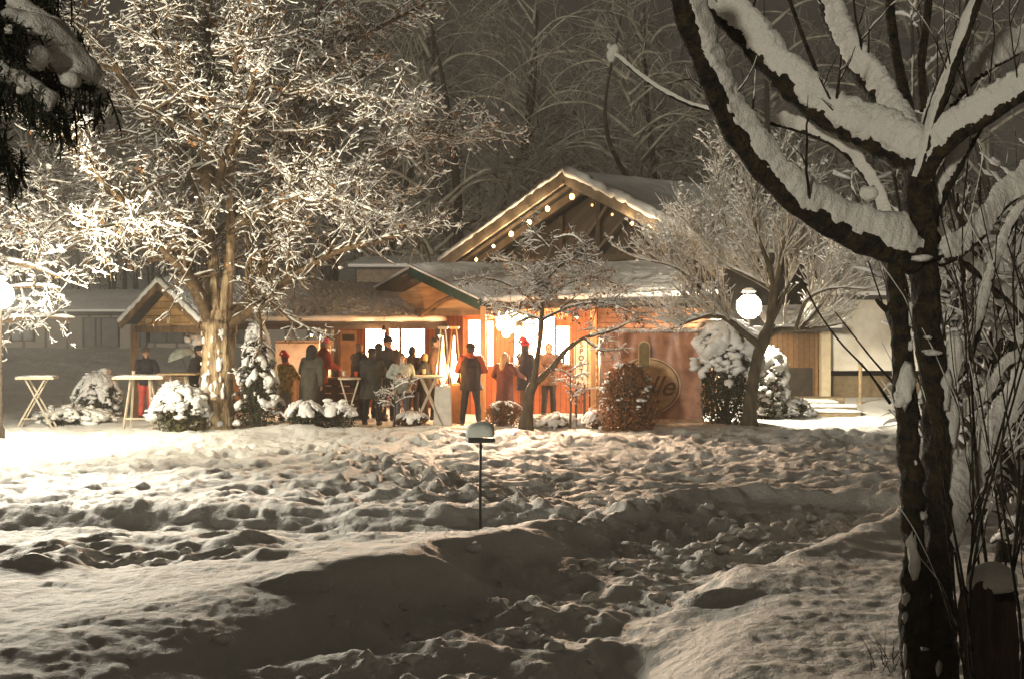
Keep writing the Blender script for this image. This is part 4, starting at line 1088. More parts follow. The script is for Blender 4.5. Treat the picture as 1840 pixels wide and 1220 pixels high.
for l, e, dx, dy, fe, fdir, fs in ((lampL, 1250, .35, -.15, 10500, (.52, -1, -.155), 56), (lampR, 1900, 0, .40, 0, (0, -1, 0), 60)):
    lz = [c for c in l.children if c.type == 'LIGHT'][0].location.z
    sp_ = bpy.data.lights.new("added_yard_spot", 'SPOT'); sp_.energy = e; sp_.color = (1, .88, .66); sp_.spot_size = math.radians(172); sp_.spot_blend = .25; sp_.shadow_soft_size = .2  # added spot at each globe lamp, brightens the yard
    so_ = bpy.data.objects.new("added_yard_spot", sp_); COL.objects.link(so_); so_.parent = l; so_.location = (dx, dy, lz + .03)
    if fe:
        sp_ = bpy.data.lights.new("added_crown_spot", 'SPOT'); sp_.energy = 4000; sp_.color = (1, .88, .64); sp_.spot_size = math.radians(96); sp_.spot_blend = .9; sp_.shadow_soft_size = .2  # added spot aimed up to brighten the big tree's crown
        so_ = bpy.data.objects.new("added_crown_spot", sp_); COL.objects.link(so_); so_.parent = l; so_.location = (dx + .05, dy - .25, lz + .1); so_.rotation_euler = Vector((.75, .62, .85)).to_track_quat('-Z', 'Y').to_euler()
    if fe:      # added spot without a fixture, thrown across the field
        sp_ = bpy.data.lights.new("added_field_spot", 'SPOT'); sp_.energy = fe; sp_.color = (1, .91, .74); sp_.spot_size = math.radians(fs); sp_.spot_blend = 1.0; sp_.shadow_soft_size = .9
        so_ = bpy.data.objects.new("added_field_spot", sp_); COL.objects.link(so_); so_.parent = l; so_.location = (dx + .1, dy - .2, lz + .25); so_.rotation_euler = Vector(fdir).to_track_quat('-Z', 'Y').to_euler()
# the globes glow evenly; their point lamps and the added spots are shifted outside the glass
for l, (dx, dy, dz) in ((lampL, (.35, -.9, .05)), (lampR, (.0, .38, .1))):
    for ch in l.children:
        if ch.type == 'LIGHT': ch.location.x += dx; ch.location.y += dy; ch.location.z += dz

def bar_lamps():
    x, y, z = P(910, 578, 34.0)
    root = empty("hanging_lamp", (x, y, z), 0, "big blazing round lamp hanging above the bar counter, right of the wooden post", "lamp")
    cl_ = MB(); 
    for cx_, cz_, r_ in ((-.12, .10, .15), (.08, .12, .16), (-.10, -.08, .15), (.06, -.12, .17), (.0, -.28, .11), (.25, .12, .10), (.37, .08, .07), (-.02, .0, .2), (.47, .13, .05)): cl_.ell((cx_, .02 * math.sin(cx_ * 40), cz_), (r_, r_ * .8, r_), 14, 10)
    cl_.build("globe", emit("bar_lamp", (1, .78, .42), 22), root, smooth=True)
    MB().tube([(0, 0, .27), (0, 0, .50)], .012, 6).build("cord", BEAMD, root)
    light("bar_light", (0, -.45, -.05), 230, (1, .50, .20), .15, par=root)
    sp_ = bpy.data.lights.new("added_bar_spot", 'SPOT'); sp_.energy = 19000; sp_.color = (1, .67, .44); sp_.spot_size = math.radians(84); sp_.spot_blend = 1.0; sp_.shadow_soft_size = .6  # added spot at the bar lamp, brightens the snow before the bar
    so_ = bpy.data.objects.new("added_bar_spot", sp_); COL.objects.link(so_); so_.parent = root; so_.location = (0, -.40, .05); so_.rotation_euler = Vector((.10, -1, -.10)).to_track_quat('-Z', 'Y').to_euler()
    # warm lamps under the roofs
    for px, py, Y, e, lab in ((790, 600, 33.4, 50, "small shaded lamp hanging in the gap between the stall roof and the bar gable"), (560, 598, 32.9, 70, "small shaded lamp under the long stall roof above the person in the long coat"), (1035, 566, 33.6, 36, "small shaded lamp under the bar eave above the vertical white sign"), (1120, 575, 30.2, 90, "small shaded lamp hanging in front of the banner top") if False else (1036, 567, 32.6, 60, "second small shaded lamp under the bar eave, nearer the banner"), (690, 592, 33.6, 60, "small shaded lamp under the right end of the stall roof")):
        x, y, z = P(px, py, Y)
        r = empty("pendant_lamp", (x, y, z), 0, lab, "lamp")
        MB().lathe((0, 0, 0), [(.09, -.03), (.03, .06), (.02, .10)], 14).build("shade", BEAMD, r, smooth=True)
        MB().ell((0, 0, -.04), (.035, .035, .04), 10, 6).build("bulb", emit("warm_bulb", (1, .6, .25), 15), r, smooth=True)
        MB().tube([(0, 0, .09), (0, 0, .30)], .006, 5).build("cord", BEAMD, r)
        light("pendant_light", (0, -.02, -.14), e, (1, .52, .22), .06, par=r)
    x, y, z = P(883, 566, 34.0)
    r = empty("red_lantern", (x, y, z), 0, "small glowing red lantern hanging right behind the wooden post, left of the blazing lamp", "lantern")
    MB().lathe((0, 0, 0), [(.03, -.11), (.07, -.08), (.085, 0), (.07, .08), (.03, .11)], 16).build("shade", emit("red_glow", (1, .07, .02), 2.2), r, smooth=True)
    MB().tube([(0, 0, .10), (0, 0, .34)], .006, 5).build("cord", BEAMD, r)
    light("red_light", (0, -.14, 0), 55, (1, .10, .03), .08, par=r)
    # string of icicle lights under the eave
    x0 = P(935, 552, 33.2); rs = np.random.RandomState(5)
    root = empty("icicle_lights", x0, 0, "fringe of orange icicle lights hanging under the bar eave", "string lights")
    m = MB(); m2 = MB()
    for k in range(34):
        x = k * .034; L = .12 + .22 * rs.rand()
        m.tube([(x, 0, 0), (x + .02 * rs.randn(), 0, -L * .5), (x + .02, 0, -L)], .008, 5)
    m2.tube([(-.03, 0, 0), (1.2, 0, 0)], .008, 6)
    m.build("light_strands", emit("icicle_glow", (1, .32, .08), 3.0), root); m2.build("cord", BEAMD, root)
bar_lamps()

# --- vertical sign, notched board and banner
def bottles():
    Y = 34.32; zs = CH + (HZ - 657) / F * 34.6 + .05
    me = None
    for i, px in enumerate((914, 921, 949, 958, 978, 989, 1006, 1013)):
        if me is None:
            o = MB().lathe((0, 0, 0), [(.030, 0), (.034, .01), (.034, .16), (.012, .21), (.012, .27), (.014, .28)], 14).build("bottle", mat("bottle_glass", (.05, .03, .015), .15, .2, 5, 0, spec=.6), None, smooth=True); me = o
        else: o = me.copy(); COL.objects.link(o)
        o.location = ((px - 920) / F * Y, Y + .06 * (i % 2), zs)
        tag(o, "dark bottle standing on the counter shelf before the bright bar windows", "bottle", "bottles on the bar counter shelf")
bottles()

def vsign():
    Y = 33.2; x, _, z = P(1043, 652, Y); X_ = P(1055, 618, Y)[0] - P(1032, 618, Y)[0]
    zt = P(0, 612, Y)[2]; zb = P(0, 695, Y)[2]; h = zt - zb
    root = empty("sign_board", (x, Y, 0), 0, "tall narrow white sign with vertical dark letters on two posts", "sign")
    MB().box((0, 0, (zt + zb) / 2), (X_, .04, h)).build("board", mat("sign_white", (.72, .62, .48), .5, .12, 8, .1), root, bevel=.005)
    MB().box((-X_ / 2 + .03, -.024, (zt + zb) / 2), (.02, .01, h - .02)).build("edge_strip", BEAM, root)
    ink = mat("sign_ink", (.09, .05, .03), .6)
    for i, ch in enumerate("SPORT"):
        M = Matrix.Translation((.02, -.024, zt - .10 - i * .155)) @ Matrix.Rotation(math.pi / 2, 4, 'X')
        textmesh("letter", ch, .17, .002, ink, M, root, bold=.004)
    for s in (-.10, .10): MB().box((s, .05, zb / 2 + .1), (.06, .05, zb + .25)).build("post", BEAMD, root)
    Y = 33.3; x = P(1064, 0, Y)[0]
    r2 = empty("notched_board", (x, Y, 0), 0, "yellowish upright board with toothed right edge beside the vertical sign", "board")
    zt = P(0, 612, Y)[2]; zb = P(0, 700, Y)[2]
    pl = [(-.09, 0, zb), (.06, 0, zb)]
    n = 7
    for k in range(n):
        z = zb + (zt - zb) * k / n; d = (zt - zb) / n
        pl += [(.12, 0, z + d * .1), (.12, 0, z + d * .5), (.05, 0, z + d * .55), (.05, 0, z + d * .95)]
    pl += [(-.09, 0, zt)]
    MB().prism(pl, (0, .04, 0)).build("panel", mat("yellow_board", (.62, .42, .2), .6, .2, 7, .1), r2)
    for s in (-.05, .08): MB().box((s, .06, zb / 2 + .05), (.05, .05, zb + .1)).build("post", BEAMD, r2)
vsign()

def banner():
    Y = 30.9
    x0, _, zt = P(1080, 598, Y); x1, _, _ = P(1254, 598, Y); x2, _, zb = P(1262, 762, Y)
    cx = (x0 + x1) / 2
    root = empty("banner", (cx, Y, 0), 0, "large copper-coloured tarpaulin banner with a round tan emblem, snow along its top", "banner")
    # cloth with vertical creases
    nx, nz = 90, 50; V = []; 
    for j in range(nz):
        t = j / (nz - 1)
        for i in range(nx):
            s = i / (nx - 1)
            x = (x0 - cx) + s * ((x1 - x0) * (1 - t) + (x2 - x0) * t)
            cre = (.010 * math.sin(s * 47 + 2.2 * math.sin(t * 3)) + .05 * float(vnoise(np.array(s * 16.0), np.array(t * 1.5)))) * (1 - t) ** 1.2 + .03 * float(vnoise(np.array(s * 7.0), np.array(t * 3.0 + 4)))
            V.append((x, cre, zt + (zb - zt) * t))
    Vf = np.array(V); Vb = Vf + [0, .012, 0]; N = len(Vf)
    Q = []
    for j in range(nz - 1):
        for i in range(nx - 1):
            a = j * nx + i; Q.append((a, a + 1, a + nx + 1, a + nx)); Q.append((a + N, a + nx + N, a + nx + 1 + N, a + 1 + N))
    link("cloth", np_mesh("cloth", np.r_[Vf, Vb], np.array(Q)), mat("copper_tarpaulin", (.27, .12, .07), .42, .2, 4, .3, 12, spec=.5, col2=(.46, .23, .13)), root, True)
    fr = MB()
    fr.tube([(x0 - cx - .02, .03, zb - .05), (x0 - cx - .02, .03, zt + .02)], .022, 8); fr.tube([(x2 - cx + .02, .03, -.05), (x1 - cx + .02, .03, zt + .02)], .022, 8)
    fr.tube([(x0 - cx - .02, .03, zt + .01), (x1 - cx + .02, .03, zt + .01)], .022, 8)
    fr.build("frame", mat("frame_metal", (.35, .33, .30), .4, metal=.7), root, smooth=True)
    rs_ = np.random.RandomState(4)
    n = 26; C = np.c_[np.linspace(x0 - cx, x1 - cx, n), np.full(n, .01), np.full(n, zt + .05)]
    link("snow_cover", np_mesh("snow_cover", *blobs(C, np.c_[np.full(n, .07), np.full(n, .05), .03 + .02 * rs_.rand(n)], rs_, .3)), SNOW, root, True)
    # emblem
    ex, _, ez = P(1162, 693, Y); ex -= cx; R = (P(1223, 0, Y)[0] - P(1162, 0, Y)[0]); RZ = R * .84
    tan = mat("emblem_tan", (.48, .31, .16), .5, .3, 6, .05); rim = mat("emblem_rim", (.60, .42, .26), .5); dk = mat("emblem_ink", (.13, .06, .03), .5); gn = mat("emblem_green", (.16, .13, .055), .5)
    def disc(name, rx, rz, y, m, th=.006):
        mb = MB(); n = 56
        mb.prism([(ex + rx * math.cos(2 * math.pi * k / n), y, ez + rz * math.sin(2 * math.pi * k / n)) for k in range(n)], (0, -th, 0)); return mb.build(name, m, root)
    disc("emblem_rim", R, RZ, -.034, rim); disc("emblem_ring", R * .955, RZ * .955, -.041, dk); disc("emblem_disc", R * .915, RZ * .915, -.048, tan)
    # rounded tab rising out of the emblem
    bx, _, bt = P(1157, 612, Y); bx -= cx; bb = P(0, 655, Y)[2]; w = (P(1168, 0, Y)[0] - P(1157, 0, Y)[0])
    def tab(name, w, top, bot, y, m):
        pl = [(bx - w, y, bot), (bx + w, y, bot), (bx + w, y, top - w)] + [(bx + w * math.cos(a), y, top - w + w * math.sin(a)) for a in np.linspace(.2, math.pi - .2, 9)] + [(bx - w, y, top - w)]
        MB().prism(pl, (0, -.006, 0)).build(name, m, root)
    tab("tab_rim", w, bt, bb, -.056, rim); tab("tab", w * .8, bt - .03, bb - .08, -.064, gn)
    Mx = Matrix.Rotation(math.pi / 2, 4, 'X')
    textmesh("script_lettering", "elle", .62, .003, dk, Matrix.Translation((ex + .14, -.058, ez - .02)) @ Mx, root, shear=.45, bold=.004)
    textmesh("small_lettering", "B\u00f6or", .19, .003, dk, Matrix.Translation((ex + .10, -.058, ez - .34)) @ Mx, root, bold=.003)
    fm = MB(); fm.prism([(x0 - cx + .3, -.25, .03), (x2 - cx, -.25, .03), (x2 - cx, -.02, .10), (x0 - cx + .3, -.02, .10)], (0, 0, .03)); fm.build("foot_flap", mat("flap", (.72, .50, .33), .6), root)
banner()

# --- far grey building on the left
def far_building():
    Y = 58.0; z0 = 1.15
    def X(px): return (px - 920) / F * Y
    def Z(py): return CH + (HZ - py) / F * Y
    root = empty("far_building", (X(200), Y, z0), 0, "long low grey building with a glazed door, far behind the left tables", "building")
    inv = Matrix.Translation((-X(200), -Y, -z0))
    def fix(o): o.data.transform(inv); return o
    wallm = planks("grey_cladding", (.26, .235, .20), 'X', .9, var=.12)
    zt = Z(566)
    fix(MB().box(((X(-300) + X(700)) / 2, Y + 3, (z0 + zt) / 2 - .2), (X(700) - X(-300), 6, zt - z0 + .4)).build("wall", wallm, root))
    rf = MB().slab([(X(-310), Y - .4, zt), (X(710), Y - .4, zt), (X(710), Y + 3.2, zt + .9), (X(-310), Y + 3.2, zt + .9)], .12).slab([(X(710), Y + 6.6, zt), (X(-310), Y + 6.6, zt), (X(-310), Y + 3.2, zt + .9), (X(710), Y + 3.2, zt + .9)], .12)
    ro = fix(rf.build("roof", ROOFM, root))
    fix(MB().slab([(X(-310), Y - .4, zt + .13), (X(710), Y - .4, zt + .13), (X(710), Y + 3.2, zt + 1.03), (X(-310), Y + 3.2, zt + 1.03)], .16, 60, 8, .05, 1, 1).build("roof_snow", SNOWG, ro))
    dk = mat("window_dark", (.10, .095, .085), .15, .2, 3, 0)
    for a, b, t, bt, nm in ((150, 212, 572, 623, "door"), (240, 262, 592, 640, "window"), (268, 330, 588, 615, "window"), (20, 60, 585, 612, "window"), (420, 470, 588, 615, "window")):
        o = fix(MB().box(((X(a) + X(b)) / 2, Y - .02, (Z(t) + Z(bt)) / 2), (X(b) - X(a), .06, Z(t) - Z(bt))).build(nm, dk, root))
        fr = MB(); w = .07
        for sx in (a, b, (a + b) / 2, a * .65 + b * .35 if nm == "door" else a): fr.box((X(sx), Y - .07, (Z(t) + Z(bt)) / 2), (w, .05, Z(t) - Z(bt)))
        for zz in (t, bt): fr.box(((X(a) + X(b)) / 2, Y - .072, Z(zz)), (X(b) - X(a) + w, .05, w))
        fix(fr.build("frame", mat("window_frame", (.055, .048, .04), .5), o))
far_building()

# --- pale roof seen between the tree and the gable, and the walled house on the right
def shed():
    Y = 52
    x0 = (640 - 920) / F * Y; x1 = (830 - 920) / F * Y; z1 = P(0, 458, Y)[2]; z0 = P(0, 484, Y)[2]
    root = empty("back_shed", ((x0 + x1) / 2, Y, 0), 0, "plain building whose pale snowy flat roof edge shows left of the big gable", "building")
    M = Matrix.Translation((-(x0 + x1) / 2, -Y, 0))
    o = MB().box(((x0 + x1) / 2, Y + 2.5, z0 / 2), (x1 - x0, 4.6, z0)).build("wall", mat("shed_wall", (.22, .18, .13), .8), root); o.data.transform(M)
    o = MB().slab([(x0 - .3, Y, z0), (x1 + .3, Y, z0), (x1 + .3, Y + 5, z0 + .5), (x0 - .3, Y + 5, z0 + .5)], .08).build("roof", ROOFM, root); o.data.transform(M)
    o2 = MB().slab([(x0 - .3, Y, z0 + .085), (x1 + .3, Y, z0 + .085), (x1 + .3, Y + 5, z0 + .585), (x0 - .3, Y + 5, z0 + .585)], .2, 20, 10, .05, 5, 2).build("roof_snow", SNOWG, o); o2.data.transform(M)
shed()

def house():
    Y = 39.0
    def X(px, y=Y): return (px - 920) / F * y
    def Z(py, y=Y): return CH + (HZ - py) / F * y
    root = empty("walled_house", (X(1480), Y, 0), 0, "white-walled house with wooden entrance bay and snow-covered steps, behind the right lamp", "building")
    inv = Matrix.Translation((-X(1480), -Y, 0))
    def fix(o): o.data.transform(inv); return o
    plas = mat("white_plaster", (.76, .72, .62), .85, .08, 4, .25, 40)
    zt = Z(540)
    fix(MB().box(((X(1490) + X(1706)) / 2, Y + 2, (zt + .8) / 2 + .3), (X(1706) - X(1490), 4, zt - .45)).build("wall", plas, root))
    fix(MB().box(((X(1490) + X(1706)) / 2, Y + 1.99, .38), (X(1706) - X(1490) + .01, 4.01, .80)).build("plinth", mat("plinth", (.16, .12, .07), .8, .2), root))
    fix(MB().box((X(1481), Y - .1, zt / 2), (X(1490) - X(1473), .3, zt)).build("corner_pillar", mat("cream_pillar", (.60, .52, .36), .7, .1), root, bevel=.01))
    fix(MB().box(((X(1383) + X(1473)) / 2, Y + .25, (Z(598) + .0) / 2), (X(1473) - X(1383), .1, Z(598))).build("entrance_boards", WOODB, root))
    fix(MB().box(((X(1410) + X(1462)) / 2, Y + .17, .55), (X(1462) - X(1410), .06, .9)).build("door", BEAMD, root))
    # entrance roof
    ro = fix(MB().slab([(X(1370), Y - .9, Z(596)), (X(1500), Y - .9, Z(596)), (X(1500), Y + 1.5, Z(560)), (X(1370), Y + 1.5, Z(560))], .10).build("porch_roof", ROOFM, root))
    fix(MB().slab([(X(1370), Y - .9, Z(596) + .105), (X(1500), Y - .9, Z(596) + .105), (X(1500), Y + 1.5, Z(560) + .105), (X(1370), Y + 1.5, Z(560) + .105)], .15, 40, 14, .08, 9, 3).build("roof_snow", SNOW, ro))
    # main roof
    rq = [(X(1480), Y - .7, zt), (X(1960), Y - .7, zt), (X(1960), Y + 3.5, zt + 1.8), (X(1480), Y + 3.5, zt + 1.8)]
    r2 = fix(MB().slab(rq, .12).build("main_roof", ROOFM, root))
    fix(MB().slab([(a, b, c + .125) for a, b, c in rq], .2, 50, 16, .06, 3, 1.5).build("roof_snow", SNOWG, r2))
    # darker recessed wing to the right
    fix(MB().box(((X(1706) + X(1950)) / 2, Y + 3.2, zt / 2), (X(1950) - X(1706), 2, zt)).build("wing_wall", mat("grey_render", (.17, .155, .13), .8, .15), root))
    fix(MB().box((X(1709), Y + .6, zt / 2), (.22, .25, zt)).build("wing_pillar", mat("cream_pillar", (.6, .52, .36)), root))
    for a, b in ((1730, 1765), (1790, 1830)):
        w = fix(MB().box(((X(a) + X(b)) / 2, Y + 2.18, 1.6), (X(b) - X(a), .06, 1.1)).build("window", mat("window_dark", (.1, .095, .085)), root))
        fix(MB().bar((X(a), Y + 2.13, 2.17), (X(b), Y + 2.13, 2.17), .05, .06).build("frame", BEAM, w))
    # low post in front of the wall
    # steps
    for i, (a, b, y, z, hh) in enumerate(((1385, 1512, 36.6, .30, .34), (1415, 1500, 35.9, .20, .24), (1440, 1534, 35.0, .13, .16), (1460, 1540, 34.2, .05, .10))):
        st = fix(MB().box(((X(a, y) + X(b, y)) / 2, y, z - hh / 2 + .02), (X(b, y) - X(a, y), .75, hh)).build("step", mat("stone_step", (.20, .155, .09), .8), root, bevel=.01))
        if i: fix(MB().slab([(X(a, y) - .02, y - .38, z + .03), (X(b, y) + .02, y - .38, z + .03), (X(b, y) + .02, y + .37, z + .03), (X(a, y) - .02, y + .37, z + .03)], .07, 24, 8, .04, i * 4, 4).build("step_snow", SNOW, st, smooth=True))
house()
x, y, _ = P(1546, 0, 37.5)
o = MB().tube([(0, 0, -.1), (0, 0, 1.02)], .05, 12).tube([(0, 0, 1.02), (0, 0, 1.08)], .065, 12).build("wall_bollard", mat("bollard", (.30, .22, .12), .6), None, smooth=False); o.location = (x, y, gz(x, y))
tag(o, "short pale post standing before the white plaster wall", "bollard")

# ---------------------------------------------------------------- tables, heaters, post lamp
PALE = mat("table_top", (.55, .46, .33), .45, .12, 6, .05)
LEGW = mat("pale_leg", (.42, .36, .27), .5, .15, 6, .05)
def table(px, Y, w, label, style='X', h=1.08, rz=0.0, d=.62, snow=False, top=PALE):
    x = (px - 920) / F * Y; z = gz(x, Y)
    root = empty("bar_table", (x, Y, z), rz, label, "table", "high bar tables of the market")
    if style == 'V': MB().lathe((0, 0, h), [(w / 2 - .01, -.035), (w / 2, -.02), (w / 2, 0), (w / 2 - .02, .006)], 28).build("table_top", top, root, smooth=False)
    else: MB().box((0, 0, h - .02), (w, d, .045)).build("table_top", top, root, bevel=.012)
    k = w * .36
    if style == 'X':
        for s in (-1, 1):
            for q in (-1, 1):
                MB().bar((-q * k * .7, s * d * .34 + q * .02, h - .045), (q * k * 1.25, s * d * .42 + q * .02, .0), .035, .035).build("leg", LEGW, root)
        MB().bar((-k * .9, -d * .40, .22), (-k * .9, d * .40, .22), .025).bar((k * .9, -d * .40, .22), (k * .9, d * .40, .22), .025).bar((-k * .95, -d * .44, .20), (k * .2, -d * .44, .20), .025).build("stretcher", LEGW, root)
    elif style == 'A':
        for s in (-1, 1):
            for q in (-1, 1):
                MB().bar((s * k * .5, q * .10, h - .045), (s * k * .78, q * d * .45, 0), .04).build("leg", LEGW, root)
        MB().bar((-k * .72, -d * .38, .22), (k * .72, -d * .38, .22), .035).build("stretcher", LEGW, root)
    elif style == 'V':
        for q in (-1, 1):
            MB().bar((q * .20, 0, h - .04), (q * .02, 0, .42), .03).bar((q * .02, 0, .43), (q * .05, q * .03, .0), .035).build("leg", LEGW, root)
        MB().bar((-.05, 0, .02), (.35, .1, .02), .03).bar((.0, .0, .02), (-.15, .2, .02), .03).build("foot", LEGW, root)
    if snow:
        rs_ = np.random.RandomState(int(px)); 
        MB().slab([(-w / 2 + .02, -d / 2 + .02, h + .005), (w / 2 - .02, -d / 2 + .02, h + .005), (w / 2 - .02, d / 2 - .02, h + .005), (-w / 2 + .02, d / 2 - .02, h + .005)], .035, 14, 10, .03, px, 6).build("snow_cover", SNOW, root, smooth=True)
    return root
table(66, 30.4, .80, "crossed-leg bar table standing alone at the far left", 'X', snow=True, rz=.15)
table(254, 29.9, 1.08, "bar table with splayed legs in front of the gabled stall end", 'A', h=1.09, snow=True)
table(322, 31.3, .85, "darker bar table edge-on beside the person with the umbrella", 'A', h=1.10, top=mat("brown_top", (.30, .20, .09), .5))
table(628, 30.6, .50, "round bar table on a V-shaped leg under the stall post", 'V', h=1.06)
table(770, 30.8, .66, "crossed-leg bar table between the silver jacket and the flame heater", 'X', h=1.08)

def counter(px0, px1, Y, h, label, m):
    x0 = (px0 - 920) / F * Y; x1 = (px1 - 920) / F * Y; cx = (x0 + x1) / 2
    root = empty("counter", (cx, Y, 0), 0, label, "counter")
    MB().box((0, 0, h - .03), (x1 - x0 + .1, .55, .05)).build("counter_top", BEAM, root, bevel=.01)
    b = MB()
    n = 5
    for k in range(n): b.box((0, 0, .10 + (h - .12) * (k + .5) / n - .02), (x1 - x0, .45, (h - .12) / n - .03))
    b.build("slatted_front", m, root, bevel=.005)
counter(578, 662, 33.0, .98, "dark slatted serving counter behind the V-legged table", mat("dark_slats", (.10, .055, .03), .7))
counter(286, 372, 33.0, 1.0, "dark boarded counter partly hidden behind the lit tree trunk", mat("dark_boards2", (.16, .11, .07), .7))

def heater(px, Y, label, metal, e, glow):
    x = (px - 920) / F * Y
    root = empty("flame_heater", (x, Y, gz(x, Y)), 0, label, "patio heater", "pyramid flame heaters")
    MB().add(*frustum(.20, .17, 0, .86)).build("base", metal, root, bevel=.008)
    MB().lathe((0, 0, .86), [(.12, 0), (.12, .03), (.05, .05)], 16).build("burner", metal, root)
    fr = MB()
    for sx in (-1, 1):
        for sy in (-1, 1): fr.bar((sx * .17, sy * .17, .86), (sx * .05, sy * .05, 2.10), .018)
    fr.build("frame", metal, root)
    MB().add(*frustum(.09, .12, 2.10, 2.16)).build("cap", metal, root)
    MB().tube([(0, 0, .90), (.01, 0, 1.05), (0, .01, 1.35), (-.01, 0, 1.62), (0, 0, 1.95)], [.03, .085, .065, .035, .012], 12).build("flame", glow, root, smooth=True)
    if e: light("flame_light", (0, -.18, 1.25), e, (1, .55, .2), .08, par=root)
def frustum(a, b, z0, z1):
    vs = [(-a, -a, z0), (a, -a, z0), (a, a, z0), (-a, a, z0), (-b, -b, z1), (b, -b, z1), (b, b, z1), (-b, b, z1)]
    return vs, [(3, 2, 1, 0), (4, 5, 6, 7), (0, 1, 5, 4), (1, 2, 6, 5), (2, 3, 7, 6), (3, 0, 4, 7)]
STEEL = mat("brushed_steel", (.55, .52, .46), .32, .12, 6, .05, metal=.85)
COPP = mat("copper_steel", (.50, .24, .12), .4, .15, 6, .05, metal=.6)
heater(796, 30.8, "silver-based pyramid heater with a thin yellow flame beside the crossed-leg table", STEEL, 45, emit("flame_yellow", (1, .62, .2), 5))
heater(816, 31.6, "copper-based pyramid heater with the tallest white flame left of the wooden post", COPP, 90, emit("flame_white", (1, .72, .36), 16))
heater(581, 33.9, "pyramid heater with a slender flame behind the serving counter", STEEL, 40, emit("flame_yellow2", (1, .75, .45), 9))

def snowy_post():
    x, y = gp(863, 941, 0.0); z = gz(x, y)
    root = empty("post_lamp", (x, y, z), .15, "thin dark metal post topped with a snow-heaped box, alone in the snow field", "post")
    MB().tube([(0, 0, -.2), (0, 0, .6), (.004, 0, .98)], [.016, .015, .015], 10).build("pole", mat("dark_metal", (.02, .018, .016), .5), root, smooth=True)
    MB().box((0, 0, 1.0), (.30, .22, .05)).build("box", mat("box_green", (.03, .035, .03), .5), root, bevel=.01)
    m = MB(); n = 28
    V0, F0 = ico(); V = V0.copy()
    V[:, 2] = np.where(V[:, 2] < -.35, -.35, V[:, 2])
    V = np.sign(V) * np.abs(V) ** .75 * np.array([.175, .13, .115]); V[:, 0] *= (1 - .8 * np.clip(V[:, 2], 0, 1)); V += noise3(V, 9)[:, None] * .03; V[:, 2] += 1.085
    o = link("snow_cover", np_mesh("snow_cover", V, F0), snow_mat("cap_snow", .4, 22, 90, (.62, .66, .60)), root, True)
    s = o.modifiers.new("sub", 'SUBSURF'); s.levels = s.render_levels = 2
snowy_post()

def umbrella():
    x, y, z = P(326, 640, 32.2)
    root = empty("umbrella", (x, y, z), .3, "grey open umbrella held tilted behind the dark-jacketed person left of the trunk", "umbrella")
    R = .34; vs = []; fs = []; n = 8
    prof = [(0, .20), (.12, .18), (.22, .12), (.30, .04), (.34, -.02)]
    m = MB().lathe((0, 0, 0), [(.005, .20), (.12, .185), (.22, .135), (.30, .055), (.34, -.02), (.33, -.025), (.29, .045), (.21, .125), (.11, .175), (.005, .19)], 16)
    m.build("canopy", mat("umbrella_cloth", (.24, .25, .21), .7), root)
    MB().tube([(0, 0, .24), (0, 0, -.55)], .009, 8).build("shaft", BEAMD, root)
    root.rotation_euler = (0.1, -.35, 0)
    x, y, z = P(351, 606, 33.6)
    r = empty("parasol", (x, y, 0), 0, "closed parasol wrapped in white snow just left of the lit trunk", "parasol")
    MB().tube([(0, 0, 0), (0, 0, 2.15)], .025, 8).build("pole", BEAMD, r)
    rs_ = np.random.RandomState(9)
    C = np.c_[rs_.randn(26) * .10, rs_.randn(26) * .08, 1.75 + rs_.rand(26) * .38]
    MB().tube([(0, 0, 1.2), (0, 0, 1.6), (0, 0, 2.0), (0, 0, 2.12)], [.08, .11, .09, .02], 12).build("cloth", mat("parasol_cloth", (.35, .33, .28), .8), r, smooth=True)
    link("snow_cover", np_mesh("snow_cover", *blobs(C, .07 + .06 * rs_.rand(26), rs_, .35)), SNOW, r, True)
umbrella()

def pink_panel():
    Y = 34.9; x0 = P(495, 0, Y)[0]; x1 = P(600, 0, Y)[0]; zt = P(0, 612, Y)[2]; zb = P(0, 676, Y)[2]
    root = empty("display_board", ((x0 + x1) / 2, Y, 0), 0, "beige display board behind the person in the long coat", "board")
    w = x1 - x0
    MB().box((0, 0, (zt + zb) / 2), (w, .05, zt - zb)).build("panel", mat("beige_panel", (.50, .36, .26), .6, .15, 5, .1), root, bevel=.006)
    MB().box((0, -.03, zt - .05), (w, .02, .04)).build("trim", BEAM, root)
    for s in (-1, 1): MB().box((s * w * .45, .05, zb / 2), (.07, .05, zb)).build("leg", BEAMD, root)
pink_panel()

def cups(px, py, Y, label, col, e=0):
    x, y, z = P(px, py, Y)
    o = MB().lathe((0, 0, 0), [(.03, 0), (.04, .10), (.043, .105), (.036, .10), (.028, .01)], 12).build("mug", emit(label[:12], col, e) if e else mat("mug_" + label[:6], col, .4), None, smooth=True)
    o.location = (x, y, z); tag(o, label, "mug", "mugs set out on the tables")
cups(618, 675, 30.6, "white mug on the left of the round V-legged table", (.75, .65, .5))
cups(640, 676, 30.55, "red mug on the right of the round V-legged table", (.5, .06, .03))
cups(762, 671.5, 30.8, "cream mug on the crossed-leg table by the flame heater", (.7, .5, .3))
cups(240, 675, 29.9, "pale mug on the splayed-leg table", (.6, .5, .4))
cups(572, 668, 32.9, "glowing glass lantern jar on the dark serving counter", (1, .75, .5), 6)

